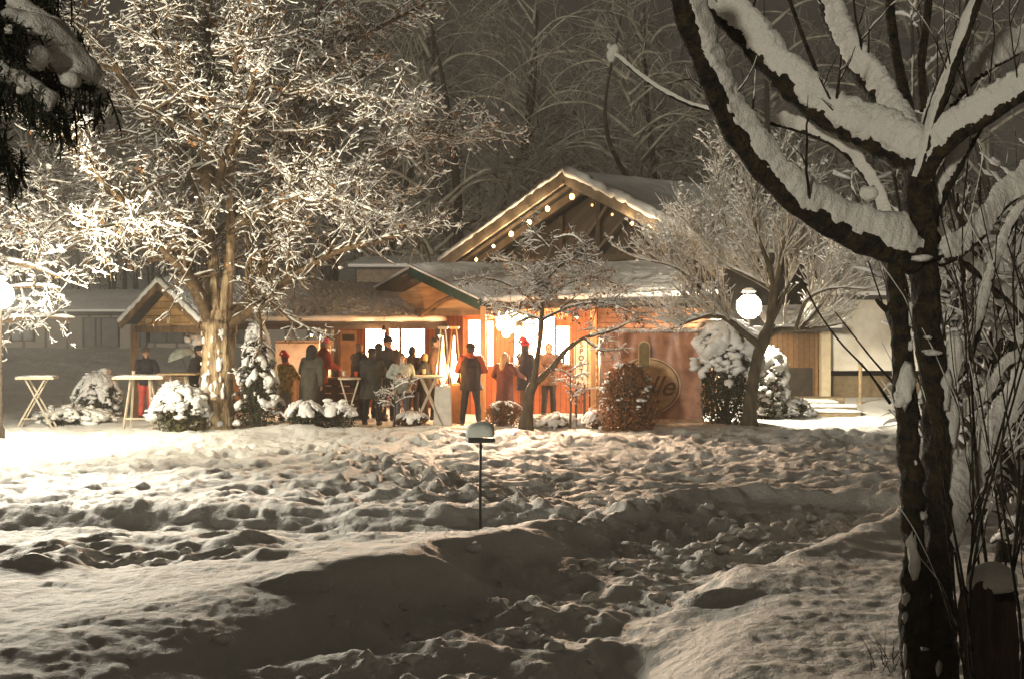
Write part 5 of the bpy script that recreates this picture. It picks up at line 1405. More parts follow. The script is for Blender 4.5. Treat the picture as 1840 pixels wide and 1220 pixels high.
# ---------------------------------------------------------------- people
SKIN = mat("skin", (.45, .25, .16), .55, .1, 8, .05)
EYE = mat("eye_dark", (.02, .015, .012), .2, .1, 5, 0)
def cap(mb, a, b, ra, rb, n=12):
    a = Vector(a); b = Vector(b)
    mb.tube([a, a.lerp(b, .33), a.lerp(b, .66), b], [ra, ra * .7 + rb * .3, ra * .3 + rb * .7, rb], n)
    mb.ell(a, (ra, ra, ra), n, 8); mb.ell(b, (rb, rb, rb), n, 8)
def voxel(mb, name, m, parent, size, smooth=6, disp=0.0, seed=0):
    me = bpy.data.meshes.new(name); me.from_pydata(mb.v, [], mb.f); me.update()
    t = bpy.data.objects.new("tmp", me); COL.objects.link(t)
    r = t.modifiers.new("r", 'REMESH'); r.mode = 'VOXEL'; r.voxel_size = size; r.use_smooth_shade = True
    if smooth:
        s = t.modifiers.new("s", 'SMOOTH'); s.factor = .5; s.iterations = smooth
    dg = bpy.context.evaluated_depsgraph_get(); dg.update()
    out = bpy.data.meshes.new_from_object(t.evaluated_get(dg)); bpy.data.objects.remove(t)
    if disp:
        n = len(out.vertices); co = np.empty(n * 3, np.float32); out.vertices.foreach_get("co", co); co = co.reshape(-1, 3)
        nr = np.empty(n * 3, np.float32); out.vertices.foreach_get("normal", nr); nr = nr.reshape(-1, 3)
        st = co.copy(); st[:, 2] *= .55
        co += nr * (noise3(st, 11.0, seed) * disp * 1.2 + noise3(st, 24.0, seed + 3) * disp * .5)[:, None]
        out.vertices.foreach_set("co", co.ravel()); out.update()
    out.name = name
    return link(name, out, m, parent, True)

def person(px, py_head, Y, rz, label, coat, trousers, hair, hat=None, H=None, coat_len=.55, arms=((-.34, -.10, 1.05), (.34, -.10, 1.05)), lean=0.0, legs=.10, longhair=False, bulk=1.0, hood=None, seed=0, look=0.0, vest=None, x_off=0, scarf=None, ground=None):
    """faces -Y in its own axes; arms = wrist positions (metres, for a 1.75 m body)"""
    x = (px - 920) / F * Y; z0 = gz(x, Y) if ground is None else ground
    if H is None: H = (CH + (HZ - py_head) / F * Y) - z0
    s = H / 1.75
    root = empty("person", (x, Y, z0), rz, label, "person", "visitors round the stalls")
    root.scale = (s, s, s)
    rs_ = np.random.RandomState(seed + 100)
    ly = -lean     # forward lean shifts the upper body
    def up(v, k=1.0): return (v[0], v[1] + ly * k * max(0, (v[2] - .9)) / .6, v[2])
    hipz, kneez, anz = .90, .49, .08
    hips = [(-.095, 0, hipz), (.095, 0, hipz)]; kn = [(-legs, -.02, kneez), (legs, -.02, kneez)]; an = [(-legs * 1.25, .02, anz), (legs * 1.25, .02, anz)]
    sh = [up((-.185, 0, 1.42)), up((.185, 0, 1.42))]
    wr = [up(a, .6) for a in arms]; el = []
    for i in range(2):
        a = Vector(sh[i]); b = Vector(wr[i]); d = (b - a); L = min(d.length, .535); b = a + d.normalized() * L; wr[i] = tuple(b)
        half = L / 2; off = math.sqrt(max(0, .27 ** 2 - half ** 2))
        side = Vector(((-1 if i == 0 else 1) * .7, .6, -.5)); side = (side - d.normalized() * side.dot(d.normalized())).normalized()
        el.append(tuple(a + d.normalized() * half + side * off))
    hc = up((0, -.01, 1.625)); hcx = Vector(hc)
    # one continuous body
    b = MB()
    b.ell(up((0, 0, 1.28)), (.165, .11, .20), 16, 10); b.ell((0, 0, .98), (.155, .115, .14), 16, 10); b.ell(up((0, 0, 1.13)), (.14, .10, .16), 16, 10); b.ell(up((0, .01, 1.40)), (.19, .085, .075), 16, 8)
    cap(b, up((0, .01, 1.42)), up((0, 0, 1.54)), .065, .055)
    b.ell(hcx + Vector((0, .008, .015)), (.076, .094, .105), 18, 14); b.ell(hcx + Vector((0, -.025, -.055)), (.052, .055, .06), 14, 10)
    cap(b, hcx + Vector((0, -.088, .01)), hcx + Vector((0, -.108, -.022)), .011, .016, 8)          # nose
    b.ell(hcx + Vector((0, -.086, -.055)), (.024, .012, .009), 10, 6); b.ell(hcx + Vector((0, -.082, -.092)), (.022, .016, .015), 10, 6)   # lips, chin
    for q in (-1, 1):
        b.ell(hcx + Vector((q * .078, .01, -.005)), (.012, .02, .032), 10, 8)
        b.ell(hcx + Vector((q * .032, -.080, .030)), (.020, .014, .008), 8, 6)                     # brow
    for i in range(2):
        cap(b, hips[i], kn[i], .085, .058); cap(b, kn[i], an[i], .056, .038); cap(b, an[i], (an[i][0] * 1.05, an[i][1] - .15, .04), .042, .035)
        cap(b, sh[i], el[i], .052, .040); cap(b, el[i], wr[i], .040, .027)
        # hand: palm, four curled fingers of unequal length, thumb from the side
        w = Vector(wr[i]); d = (w - Vector(el[i])).normalized(); q = (-1 if i == 0 else 1)
        n = Vector((q, 0, .2)); n = (n - d * n.dot(d)).normalized(); t = d.cross(n)
        pc = w + d * .055
        for o_ in (-.024, -.008, .008, .024): cap(b, w + d * .01 + t * o_ * .7, w + d * .092 + t * o_, .016, .013, 8)
        for k, (o_, L) in enumerate(((-.030, .068), (-.010, .078), (.010, .074), (.030, .058))):
            r0 = w + d * .092 + t * o_; r1 = r0 + (d * .9 - n * .25).normalized() * L * .45; r2 = r1 + (d * .5 - n * .85).normalized() * L * .32; r3 = r2 + (d * .05 - n * 1).normalized() * L * .26
            cap(b, r0, r1, .0098, .0092, 6); cap(b, r1, r2, .0092, .0086, 6); cap(b, r2, r3, .0086, .0075, 6)
        th = w + d * .03 - t * .026; t1 = th + (d * .6 - t * .7 - n * .2).normalized() * .040; t2 = t1 + (d * .85 - t * .15 - n * .45).normalized() * .032
        cap(b, th, t1, .0125, .011, 6); cap(b, t1, t2, .011, .009, 6)
    body = voxel(b, "body", SKIN, root, .0085, 2)
    for q in (-1, 1):
        MB().ell(hcx + Vector((q * .031, -.086, .012)), (.013, .009, .009), 10, 8).build("eye", EYE, root, smooth=True)
    # trousers and boots
    tm = MB()
    tm.ell((0, 0, .97), (.175, .135, .13), 16, 10)
    for i in range(2):
        cap(tm, hips[i], kn[i], .105, .078); cap(tm, kn[i], (an[i][0], an[i][1], .12), .076, .066)
    voxel(tm, "trousers", trousers, root, .02, 5, .012, seed)
    for i in range(2):
        sm = MB(); q = an[i]
        cap(sm, (q[0], q[1], .20), (q[0], q[1], .07), .058, .055); cap(sm, (q[0], q[1] + .02, .055), (q[0] * 1.05, q[1] - .17, .05), .055, .048)
        voxel(sm, "boot", mat("boot_leather", (.03, .02, .015), .5), root, .012, 4)
    # coat
    c = MB(); k = bulk
    c.ell(up((0, 0, 1.30)), (.215 * k, .155 * k, .20), 18, 12); c.ell(up((0, .01, 1.42)), (.225, .115, .085), 18, 8); c.ell(up((0, 0, 1.12)), (.20 * k, .16 * k, .18), 18, 12)
    zlo = 1.42 - coat_len - .12 if coat_len < .7 else 1.45 - coat_len
    c.tube([up((0, 0, 1.25)), (0, ly * .4, 1.05), (0, 0, .90), (0, 0, (.9 + zlo) / 2), (0, .0, zlo)] if zlo < .85 else [up((0, 0, 1.25)), up((0, 0, 1.05)), (0, 0, .95), (0, 0, .86)],
           [.19 * k, .195 * k, .205 * k, .215 * k, .23 * k] if zlo < .85 else [.19 * k, .19 * k, .195 * k, .19 * k], 20)
    c.v = [(v[0], v[1] * .9, v[2]) for v in c.v]
    cap(c, up((0, .01, 1.44)), up((0, 0, 1.52)), .095, .078)
    sl = MB()
    tgt = c if vest is None else sl
    for i in range(2):
        cap(tgt, sh[i], el[i], .080 * k, .064 * k); cap(tgt, el[i], wr[i], .062 * k, .046 * k)
    voxel(c, "coat", vest if vest is not None else coat, root, .017, 4, .022, seed)
    if vest is not None:
        cap(sl, sh[0], sh[1], .088, .088); cap(sl, up((0, .02, 1.46)), up((0, .01, 1.55)), .10, .085)
        voxel(sl, "sleeves", coat, root, .017, 4, .018, seed)
    # hair
    hm = MB()
    if hair is not None:
        hm.ell(hcx + Vector((0, .022, .035)), (.088, .095, .098), 18, 12)
        for q in (-1, 1): hm.ell(hcx + Vector((q * .07, .03, -.01)), (.022, .045, .06), 10, 8)
        hm.ell(hcx + Vector((0, .07, -.02)), (.07, .04, .08), 12, 8)
        if longhair:
            for q in (-1, 1): cap(hm, hcx + Vector((q * .072, .01, .0)), hcx + Vector((q * .10, -.05, -.22)), .036, .028)
            cap(hm, hcx + Vector((0, .075, .0)), hcx + Vector((0, .10, -.24)), .075, .085)
        voxel(hm, "hair", hair, root, .010, 3, .010, seed)
    if hat is not None:
        hk, hmat = hat
        h = MB()
        if hk == 'beanie':
            h.ell(hcx + Vector((0, .015, .065)), (.100, .108, .090), 20, 12); h.lathe(hcx + Vector((0, .015, .035)), [(.098, 0), (.108, .008), (.108, .045), (.098, .055)], 22, 1, 1.05)
        elif hk == 'santa':
            h.lathe(hcx + Vector((0, .01, .04)), [(.103, 0), (.112, .01), (.112, .05), (.10, .06)], 20, 1, 1.05); h.ell(hcx + Vector((0, .01, .09)), (.095, .10, .07), 18, 10)
            h.tube([hcx + Vector((0, .01, .10)), hcx + Vector((.02, .04, .20)), hcx + Vector((.07, .07, .21)), hcx + Vector((.11, .09, .13))], [.08, .05, .03, .02], 12); h.ell(hcx + Vector((.115, .092, .11)), (.03, .03, .03), 10, 8)
        elif hk == 'hood':
            h.ell(hcx + Vector((0, .04, .02)), (.125, .12, .145), 20, 12); cap(h, hcx + Vector((0, .07, -.06)), hcx + Vector((0, .07, -.15)), .11, .12)
        voxel(h, "hat" if hk != 'hood' else "hood", hmat, root, .012, 3, .006, seed)
    if scarf is not None:
        sc_ = MB().lathe(up((0, -.005, 1.50)), [(.085, -.04), (.105, -.02), (.105, .03), (.08, .05)], 20, 1, .95)
        cap(sc_, up((.04, -.13, 1.48)), up((.06, -.17, 1.22)), .035, .04)
        voxel(sc_, "scarf", scarf, root, .012, 3, .01, seed)
    return root

def cloth(n, c, v=.2): return mat(n, c, .85, v, 12, .5, 60)
BLACKC = cloth("black_cloth", (.018, .016, .016)); NAVY = cloth("navy_cloth", (.018, .018, .024)); JEANS = cloth("jeans", (.07, .075, .09)); OLIVE = cloth("olive_coat", (.060, .054, .038))
OLIVE2 = cloth("dark_olive_jacket", (.028, .026, .019)); SILVER = cloth("silver_jacket", (.26, .28, .25)); REDO = cloth("orange_red_jacket", (.30, .05, .018)); MAROON = cloth("maroon_coat", (.09, .028, .020))
BROWNC = cloth("brown_jacket", (.12, .065, .04)); REDC = cloth("red_cloth_hat", (.50, .03, .03)); PINK = cloth("pink_scarf", (.55, .14, .15)); PLAID = cloth("plaid_yellow", (.30, .22, .07), .6); GREYC = cloth("grey_cloth", (.15, .14, .13))
HB = mat("hair_dark", (.02, .014, .01), .6, .4, 40, .5, 80); HBL = mat("hair_blond", (.42, .24, .10), .6, .3, 40, .5, 80); HBR = mat("hair_brown", (.12, .06, .03), .6, .3, 40, .5, 80); HG = mat("hair_grey", (.28, .24, .2), .6, .3, 40, .5, 80)
dn = ((-.27, -.06, .92), (.27, -.06, .92)); tbl = ((-.16, -.38, 1.10), (.16, -.38, 1.12)); one = ((-.26, -.05, .92), (.12, -.42, 1.15)); ph = ((-.25, -.05, .95), (.10, -.30, 1.35))
person(262, 626, 32.6, .5, "person in dark jacket with a red hem behind the splayed-leg table", NAVY, cloth("red_trousers", (.42, .07, .05)), HBR, arms=tbl, seed=1, coat_len=.42, scarf=None, hat=('beanie', cloth("brown_hat", (.09, .06, .04))))
person(347, 622, 31.9, 1.3, "person in black jacket bending over the table next to the lit trunk", BLACKC, BLACKC, HB, arms=tbl, lean=.12, seed=2, hat=('beanie', BLACKC))
person(513, 636, 32.2, 2.6, "person in red bobble cap, pink scarf and plaid yellow coat beside the conifer", PLAID, GREYC, HBR, hat=('santa', REDC), scarf=PINK, arms=tbl, seed=3, coat_len=.7)
person(556, 622, 30.5, 2.7, "person in long olive-grey coat seen from behind at the serving counter", OLIVE, BLACKC, HB, arms=((-.27, -.06, .92), (.20, -.36, 1.10)), lean=.10, seed=4, coat_len=1.22, bulk=1.12, hat=('hood', cloth("black_hood", (.02, .018, .016))))
person(573, 608, 32.2, 2.1, "person in orange-red jacket leaning on the serving counter behind the long coat", REDO, BLACKC, HG, arms=tbl, lean=.12, seed=5, hat=('beanie', PINK), coat_len=.5)
person(668, 626, 30.9, 3.0, "stout person in dark olive jacket and black cap standing with back to the snow field", OLIVE2, BLACKC, HB, hat=('beanie', BLACKC), arms=tbl, seed=6, bulk=1.25, coat_len=.85, legs=.13)
person(645, 616, 32.8, 2.4, "person in black half hidden behind the stall post", BLACKC, BLACKC, HBR, arms=tbl, seed=7)
person(697, 606, 32.3, .6, "taller fair-haired person in black jacket behind the silver jacket", BLACKC, BLACKC, HBL, arms=dn, seed=8, coat_len=.6, hat=('beanie', NAVY))
person(722, 634, 30.9, .35, "long-haired person in silvery jacket and grey jeans facing the snow field", SILVER, JEANS, HBR, longhair=True, arms=((-.20, -.20, 1.15), (.22, -.10, 1.0)), seed=9, coat_len=.52, bulk=1.1)
person(762, 634, 31.9, -1.9, "fair short-haired person in black jacket sitting low behind the crossed-leg table", BLACKC, BLACKC, HBL, arms=tbl, seed=10)
person(781, 607, 32.4, 1.5, "tall bearded person in brown behind the yellow flame heater", BROWNC, BLACKC, HB, arms=one, seed=11, coat_len=.6)
person(846, 618, 30.9, 3.14, "broad person with orange-red shoulders and dark vest standing back turned beside the wooden post", REDO, BLACKC, HB, hat=('beanie', BLACKC), arms=((-.16, -.25, 1.15), (.16, -.25, 1.15)), vest=cloth("dark_vest", (.022, .013, .011)), seed=12, bulk=1.15, legs=.14)
person(907, 634, 31.5, 2.5, "blond person in long maroon coat reaching toward the wooden post", MAROON, BROWNC, HBL, longhair=True, arms=((-.40, -.25, 1.15), (.25, -.15, 1.0)), seed=13, coat_len=.95, bulk=1.1)
person(944, 614, 31.8, 2.2, "person in dark jacket and red pointed cap at the bar counter", NAVY, BROWNC, HB, hat=('santa', REDC), arms=((-.25, -.10, 1.0), (.12, -.38, 1.12)), seed=14, coat_len=.6)
person(681, 618, 33.3, 2.9, "person in black squeezed in behind the stout olive jacket", BLACKC, BLACKC, HB, arms=tbl, seed=16, hat=("beanie", NAVY))
person(741, 622, 33.0, 2.6, "person in dark brown coat standing just right of the silvery jacket", BROWNC, BLACKC, HB, arms=dn, seed=17, coat_len=.8)
person(986, 617, 33.75, 0.2, "dim person serving close against the bright bar windows", BROWNC, BLACKC, HBR, arms=tbl, seed=15)

# ---------------------------------------------------------------- foreground tree with thick snow on its limbs
FY = 7.0
PX = F / FY
def fg_tree():
    rs = np.random.RandomState(61)
    Y = FY
    def T(pts, y0, y1=None):
        n = len(pts); y1 = y0 if y1 is None else y1
        out = []; rr = []
        for i, p in enumerate(pts):
            y = y0 + (y1 - y0) * i / (n - 1); out.append(P(p[0], p[1], y)); rr.append(p[2] * y / F)
        return out, rr
    trunks = [T([(1648, 1480, 60), (1650, 1400, 46), (1648, 1220, 28), (1645, 1100, 25), (1645, 1000, 23), (1639, 880, 21), (1632, 780, 20), (1624, 680, 20), (1616, 570, 18), (1612, 480, 19), (1618, 440, 26)], Y, Y - .02),
              T([(1690, 1480, 60), (1690, 1400, 50), (1692, 1220, 27), (1686, 1060, 24), (1684, 920, 24), (1681, 800, 25), (1675, 680, 25), (1665, 560, 24), (1659, 450, 25), (1652, 360, 30), (1650, 290, 28)], Y, Y + .1)]
    main = [(T([(1640, 462, 30), (1600, 452, 25), (1520, 420, 21), (1440, 372, 20), (1365, 300, 20), (1300, 205, 21), (1262, 110, 22), (1228, 20, 22), (1195, -70, 20)], Y + .03, Y - .5), .95, 27),
            (T([(1655, 300, 26), (1610, 272, 25), (1550, 247, 22), (1475, 208, 21), (1400, 140, 20), (1330, 65, 17), (1270, 5, 15), (1210, -60, 14)], Y + .05, Y + .5), 1, 27),
            (T([(1650, 292, 24), (1622, 245, 22), (1585, 185, 18), (1540, 125, 17), (1505, 60, 16), (1480, -10, 15), (1465, -60, 14)], Y + .05, Y + .9), 1, 17),
            (T([(1656, 330, 18), (1675, 290, 15), (1712, 250, 13), (1770, 215, 11), (1850, 165, 10), (1930, 130, 9)], Y + .05, Y - .3), 1, 24),
            (T([(1656, 300, 16), (1680, 230, 11), (1725, 165, 9), (1780, 120, 8), (1850, 85, 7), (1930, 55, 6)], Y + .1, Y + .9), 1, 26),
            (T([(1652, 300, 14), (1668, 220, 10), (1700, 130, 9), (1735, 40, 9), (1755, -60, 8)], Y + .1, Y + .2), 0, 0),
            (T([(1655, 320, 14), (1690, 190, 9), (1722, 100, 8), (1762, -10, 8), (1780, -60, 7)], Y, Y - .3), 1, 8),
            (T([(1648, 300, 14), (1632, 200, 11), (1612, 110, 10), (1600, 30, 9), (1604, -60, 8)], Y + .2, Y + 1.0), 0, 0),
            (T([(1660, 200, 8), (1655, 120, 8), (1665, 40, 8), (1672, -60, 8)], Y + .6, Y + .8), 0, 0),
            (T([(1668, 400, 18), (1690, 345, 14), (1722, 290, 13), (1752, 235, 11), (1775, 200, 9)], Y + .15, Y + .3), 1, 9),
            (T([(1690, 470, 12), (1730, 452, 8), (1770, 415, 8), (1800, 375, 7), (1840, 345, 6), (1880, 320, 5)], Y + .1, Y + .5), 1, 22),
            (T([(1690, 690, 14), (1722, 668, 12), (1748, 610, 9), (1768, 540, 8), (1790, 470, 7), (1810, 420, 6), (1850, 350, 5)], Y + .05, Y + .5), .6, 12),
            (T([(1700, 985, 20), (1722, 930, 18), (1755, 870, 15), (1790, 800, 12), (1830, 730, 10), (1890, 640, 9)], Y + .05, Y + .4), 1, 30),
            (T([(1696, 900, 12), (1712, 830, 10), (1705, 770, 6)], Y + .1, Y + .3), 1, 20),
            (T([(1690, 790, 8), (1730, 748, 5), (1775, 712, 5), (1812, 655, 4), (1850, 640, 3)], Y + .1, Y + .4), 1, 9),
            (T([(1600, 452, 8), (1560, 330, 4), (1500, 262, 5), (1440, 236, 5), (1385, 222, 5)], Y + .3, Y + .6), 1, 13),
            (T([(1345, 265, 5), (1290, 205, 2.6), (1240, 190, 2.4), (1190, 165, 2), (1140, 130, 1.8), (1100, 95, 1.6)], Y - .1, Y + .1), .8, 4.5),
            (T([(1600, 725, 3), (1560, 668, 2), (1510, 615, 1.8), (1470, 560, 1.8), (1440, 500, 1.4)], Y, Y + .1), 0, 0),
            (T([(1608, 690, 2.6), (1570, 648, 1.8), (1530, 598, 1.5), (1500, 560, 1.2)], Y, Y + .2), 0, 0),
            (T([(1598, 560, 6), (1580, 545, 4), (1574, 538, 3)], Y, Y), 0, 0),
            (T([(1664, 405, 14), (1730, 470, 6), (1790, 520, 5), (1860, 590, 5)], Y + .3, Y + .8), 1, 12),
            (T([(1580, 330, 4), (1540, 290, 4), (1480, 160, 4), (1440, 60, 4), (1400, -50, 4)], Y + .7, Y + 1.1), 0, 0),
            ]
    base = trunks[1][0][0]; inv = np.array([base[0], base[1], 0.0])
    root = empty("foreground_tree", tuple(inv), 0, "dark twin-stemmed tree with thick pads of snow on its curved limbs, nearest on the right", "tree")
    def rough(p, r, S, K, amp=.55, f=9.0, sd=0):
        q, w = resample(p, r, K); V, Q = tubes(q[None], w[None], S)
        ax = np.repeat(q, S, 0); n = noise3(V, f, sd) + noise3(V, f * 3, sd + 5) * .5
        return ax + (V - ax) * (1 + amp * n)[:, None], Q
    for k, (p, r) in enumerate(trunks):
        V, Q = rough(p, r, 26, 170, .34, 13, k)
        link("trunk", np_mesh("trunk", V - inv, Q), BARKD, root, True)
    for (p, r), on, th in main:
        big = max(r) > .04
        V, Q = rough(p, r, 18 if big else 9, 90 if big else 40, .28 if big else .22, 13, th)
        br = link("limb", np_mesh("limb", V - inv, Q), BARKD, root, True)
        if on and th:
            K = 190 if th > 15 else 110
            q, w = resample(p, r, K)
            tg = np.gradient(q, axis=0); tg /= np.linalg.norm(tg, axis=1, keepdims=True)
            hz = np.sqrt(np.clip(1 - tg[:, 2] ** 2, 0, 1))
            d = np.r_[0, np.cumsum(np.linalg.norm(np.diff(q, axis=0), axis=1))]
            n1 = .6 * fbm(d * 2.6 + th, d * 0 + th * 1.7, 4)
            tt = th / F * q[:, 1] * (.50 + .5 * hz) * (1 + .55 * n1) * on
            e = sst(0, .10, d) * sst(0, .06, d[-1] - d); tt *= (.25 + .75 * e)
            S = 30
            # perpendicular frame: side vector and the up-ish normal
            side = np.cross(tg, [0, 0, 1.0]); side /= np.linalg.norm(side, axis=1, keepdims=True) + 1e-9
            upn = np.cross(side, tg)
            a = np.arange(S) / S * 2 * np.pi
            wd = w * .93 + tt * .12
            C = q + upn * (w * .25)[:, None]
            ca = np.cos(a); sa = np.sin(a)
            R = np.where(sa[None] > 0, (tt * 1.75 + w * .6)[:, None] * np.abs(sa[None]) ** .8, -w[:, None] * .5 * np.abs(sa[None]))
            V = C[:, None, :] + side[:, None, :] * (wd[:, None] * (np.sign(ca) * np.abs(ca) ** .8)[None])[..., None] + upn[:, None, :] * R[..., None]
            Vf = V.reshape(-1, 3)
            nn = noise3(Vf, 12, th) * .022 + noise3(Vf, 38, th + 3) * .016 + noise3(Vf, 100, th + 1) * .010
            cc = np.repeat(C, S, 0); dirv = Vf - cc; dirv /= np.linalg.norm(dirv, axis=1, keepdims=True) + 1e-9
            Vf = Vf + dirv * (nn * min(1, th / 26))[:, None]
            idx = np.arange(K * S).reshape(K, S)
            Q = np.stack([idx[:-1], np.roll(idx, -1, 1)[:-1], np.roll(idx, -1, 1)[1:], idx[1:]], -1).reshape(-1, 4)
            link("snow_cover", np_mesh("snow_cover", Vf - inv, Q), LIMBSNOW, br, True)
    # lumps of snow caught on the stems
    sp = [(1626, 690, 20, 34, -.12), (1620, 715, 17, 16, -.13), (1640, 1000, 12, 32, -.15), (1636, 975, 10, 20, -.15), (1628, 1075, 8, 16, -.12), (1626, 1110, 6, 14, -.12), (1626, 1180, 5, 30, -.12), (1630, 1215, 6, 20, -.12),
          (1655, 465, 16, 5, -.13), (1637, 560, 5, 26, -.10), (1636, 620, 5, 14, -.10), (1668, 606, 8, 5, -.15), (1672, 632, 20, 5, -.14), (1655, 720, 4, 6, -.15), (1660, 925, 8, 11, -.14), (1645, 830, 4, 6, -.12), (1660, 1165, 9, 4, -.14), (1688, 1200, 7, 18, -.13), (1700, 700, 10, 30, 0.0), (1712, 645, 16, 40, .05), (1708, 760, 14, 40, .05), (1102, 96, 10, 13, .1), (1096, 84, 7, 8, .1),
          (1600, 425, 36, 14, -.02), (1560, 345, 16, 12, .35)]
    C = [P(a, b, Y + e + (.03 if c < 9 else 0)) for a, b, c, d, e in sp]; R = [(c / PX * (1 if c > 9 else .75), c / PX * .6, d / PX * (1 if c > 9 else .7)) for a, b, c, d, e in sp]
    for c_, r_ in zip(C, R):
        V, Q = blobs([c_], np.array([r_]), rs, .7)
        link("snow_lump", np_mesh("snow_lump", V - inv, Q), LIMBSNOW, root, True)
    # side twigs
    LPs = []; LRs = []
    for (p, r), on, th in main[:13]:
        q, w = resample(p, r, 10); LPs.append(q); LRs.append(w)
    a = kids(np.array(LPs), np.array(LRs), 46, .55, .16, rs, t0=.05, up=.8, spread=.6, K=8, wig=.10, trop=.08, rmin=.0045)
    b = kids(a[0], a[1], 70, .22, .7, rs, up=.3, spread=.6, K=6, wig=.15, rmin=.003)
    V, Q = join([tubes(a[0], a[1], 6), tubes(b[0], b[1], 5)])
    tw = tag(link("twigs", np_mesh("twigs", V - inv, Q), BARKD, root, True), kind="stuff")
    V, Q = join([snow_on(a[0], a[1], .016, rs, 8, .6, K=22, keep=.7), snow_on(b[0], b[1], .012, rs, 8, .6, K=14, keep=.6)])
    link("snow_cover", np_mesh("snow_cover", V - inv, Q), LIMBSNOW, tw, True)
LIMBSNOW = snow_mat("limb_snow", 0.55, 26, 110, (.68, .66, .60))
fg_tree()

# --- thicket of thin stems right of the foreground tree
def thicket(px, Y, n, seed, label, h=2.6, w=.5, snow=.03, th=.007, name="bare_shrub", side=0.0, z=None):
    rs = np.random.RandomState(seed)
    X = (px - 920) / F * Y; z0 = gz(X, Y) if z is None else z
    root = empty(name, (X, Y, z0), 0, label, "shrub", "bare shrubs on the right")
    K = 9; t = np.linspace(0, 1, K)
    st = rs.randn(n, 2) * w * .18; a = rs.rand(n) * 6.28; ln = w * (.3 + .9 * rs.rand(n)); H = h * (.65 + .4 * rs.rand(n))
    bend = rs.randn(n, 1) * .08
    Pp = np.stack([st[:, :1] + (np.cos(a) * ln)[:, None] * t ** 1.6 + bend * np.sin(t * 5)[None] + side * t ** 1.5, st[:, 1:] + (np.sin(a) * ln)[:, None] * t ** 1.6, H[:, None] * t - .15 * (t == 0)], -1)
    Rr = th * (1.25 - .8 * t)[None] * (.7 + .7 * rs.rand(n, 1))
    c = kids(Pp, Rr, n * 3, h * .22, .7, rs, t0=.25, up=.5, spread=.45, K=6, wig=.10, rmin=.0025)
    V, Q = join([tubes(Pp, Rr, 7), tubes(*c, 5)])
    o = link("stems", np_mesh("stems", V, Q), BARKD, root, True)
    if snow:
        V, Q = join([snow_on(Pp, Rr, snow, rs, 8, .7, K=26), snow_on(c[0], c[1], snow * 1.2, rs, 8, .7, K=18, keep=.75)])
        link("snow_cover", np_mesh("snow_cover", V, Q), LIMBSNOW, o, True)
thicket(1745, 7.6, 7, 71, "loose clump of long dark stems rising between the foreground tree and the stump", 3.2, .75, .012)
thicket(1775, 6.1, 5, 74, "few long dark stems rising in front of the stump", 2.6, .35, .006)
thicket(1815, 7.0, 8, 72, "dense clump of dark stems at the right picture edge behind the stump", 3.0, .75, .016)
thicket(1870, 8.2, 9, 73, "dark stems leaning in from beyond the right edge", 3.6, .9, .03, side=-.4)

def snowy_shrub(px, py, Y, seed, label, n=7, L=1.6, th=.05):
    """bigger shrub whose crooked boughs carry fat snow"""
    rs = np.random.RandomState(seed)
    X = (px - 920) / F * Y; z = gz(X, Y)
    H = CH + (HZ - py) / F * Y - z
    limbs = [([(X, Y, z - .1), (X + .05, Y, z + H * .15), (X - .05, Y, z + H * .3), (X, Y, z + H * .5)], [.07, .055, .045, .03], 'trunk')]
    for i in range(n):
        a = rs.rand() * 6.28; t = .1 + .38 * rs.rand(); d = np.array([math.cos(a), math.sin(a) * .6, 0])
        s = np.array([X, Y, z + H * t]); e = s + d * L * (.6 + .5 * rs.rand()) + [0, 0, H * (.30 + .30 * rs.rand())]
        m_ = (s + e) / 2 + d * .2 + [0, 0, -.1]
        limbs.append(([tuple(s), tuple(m_), tuple(e)], [.035, .025, .012], 'limb'))
    tree("snowy_shrub", limbs, [(n * 9, L * .55, dict(spread=.55, K=7, wig=.2, rfac=.6, up=.2, rmin=.008, t0=.1)), (n * 34, L * .25, dict(spread=.6, K=5, wig=.25, rfac=.6, rmin=.005, up=.1))], seed, label, group="snow-heaped shrubs on the right", barks=(BARKD, TWIGD), snowth=th, cat="shrub")
snowy_shrub(1800, 60, 12.5, 81, "snow-heaped shrub filling the gap between the foreground tree's upper limbs and the right edge", 12, 1.3, .05)
snowy_shrub(1760, 330, 15.5, 82, "snow-heaped shrub behind the foreground tree in front of the grey wing wall", 11, 1.3, .055)
snowy_shrub(1850, 560, 10.5, 83, "low snow-heaped shrub behind the stump at the right edge", 12, .9, .05)

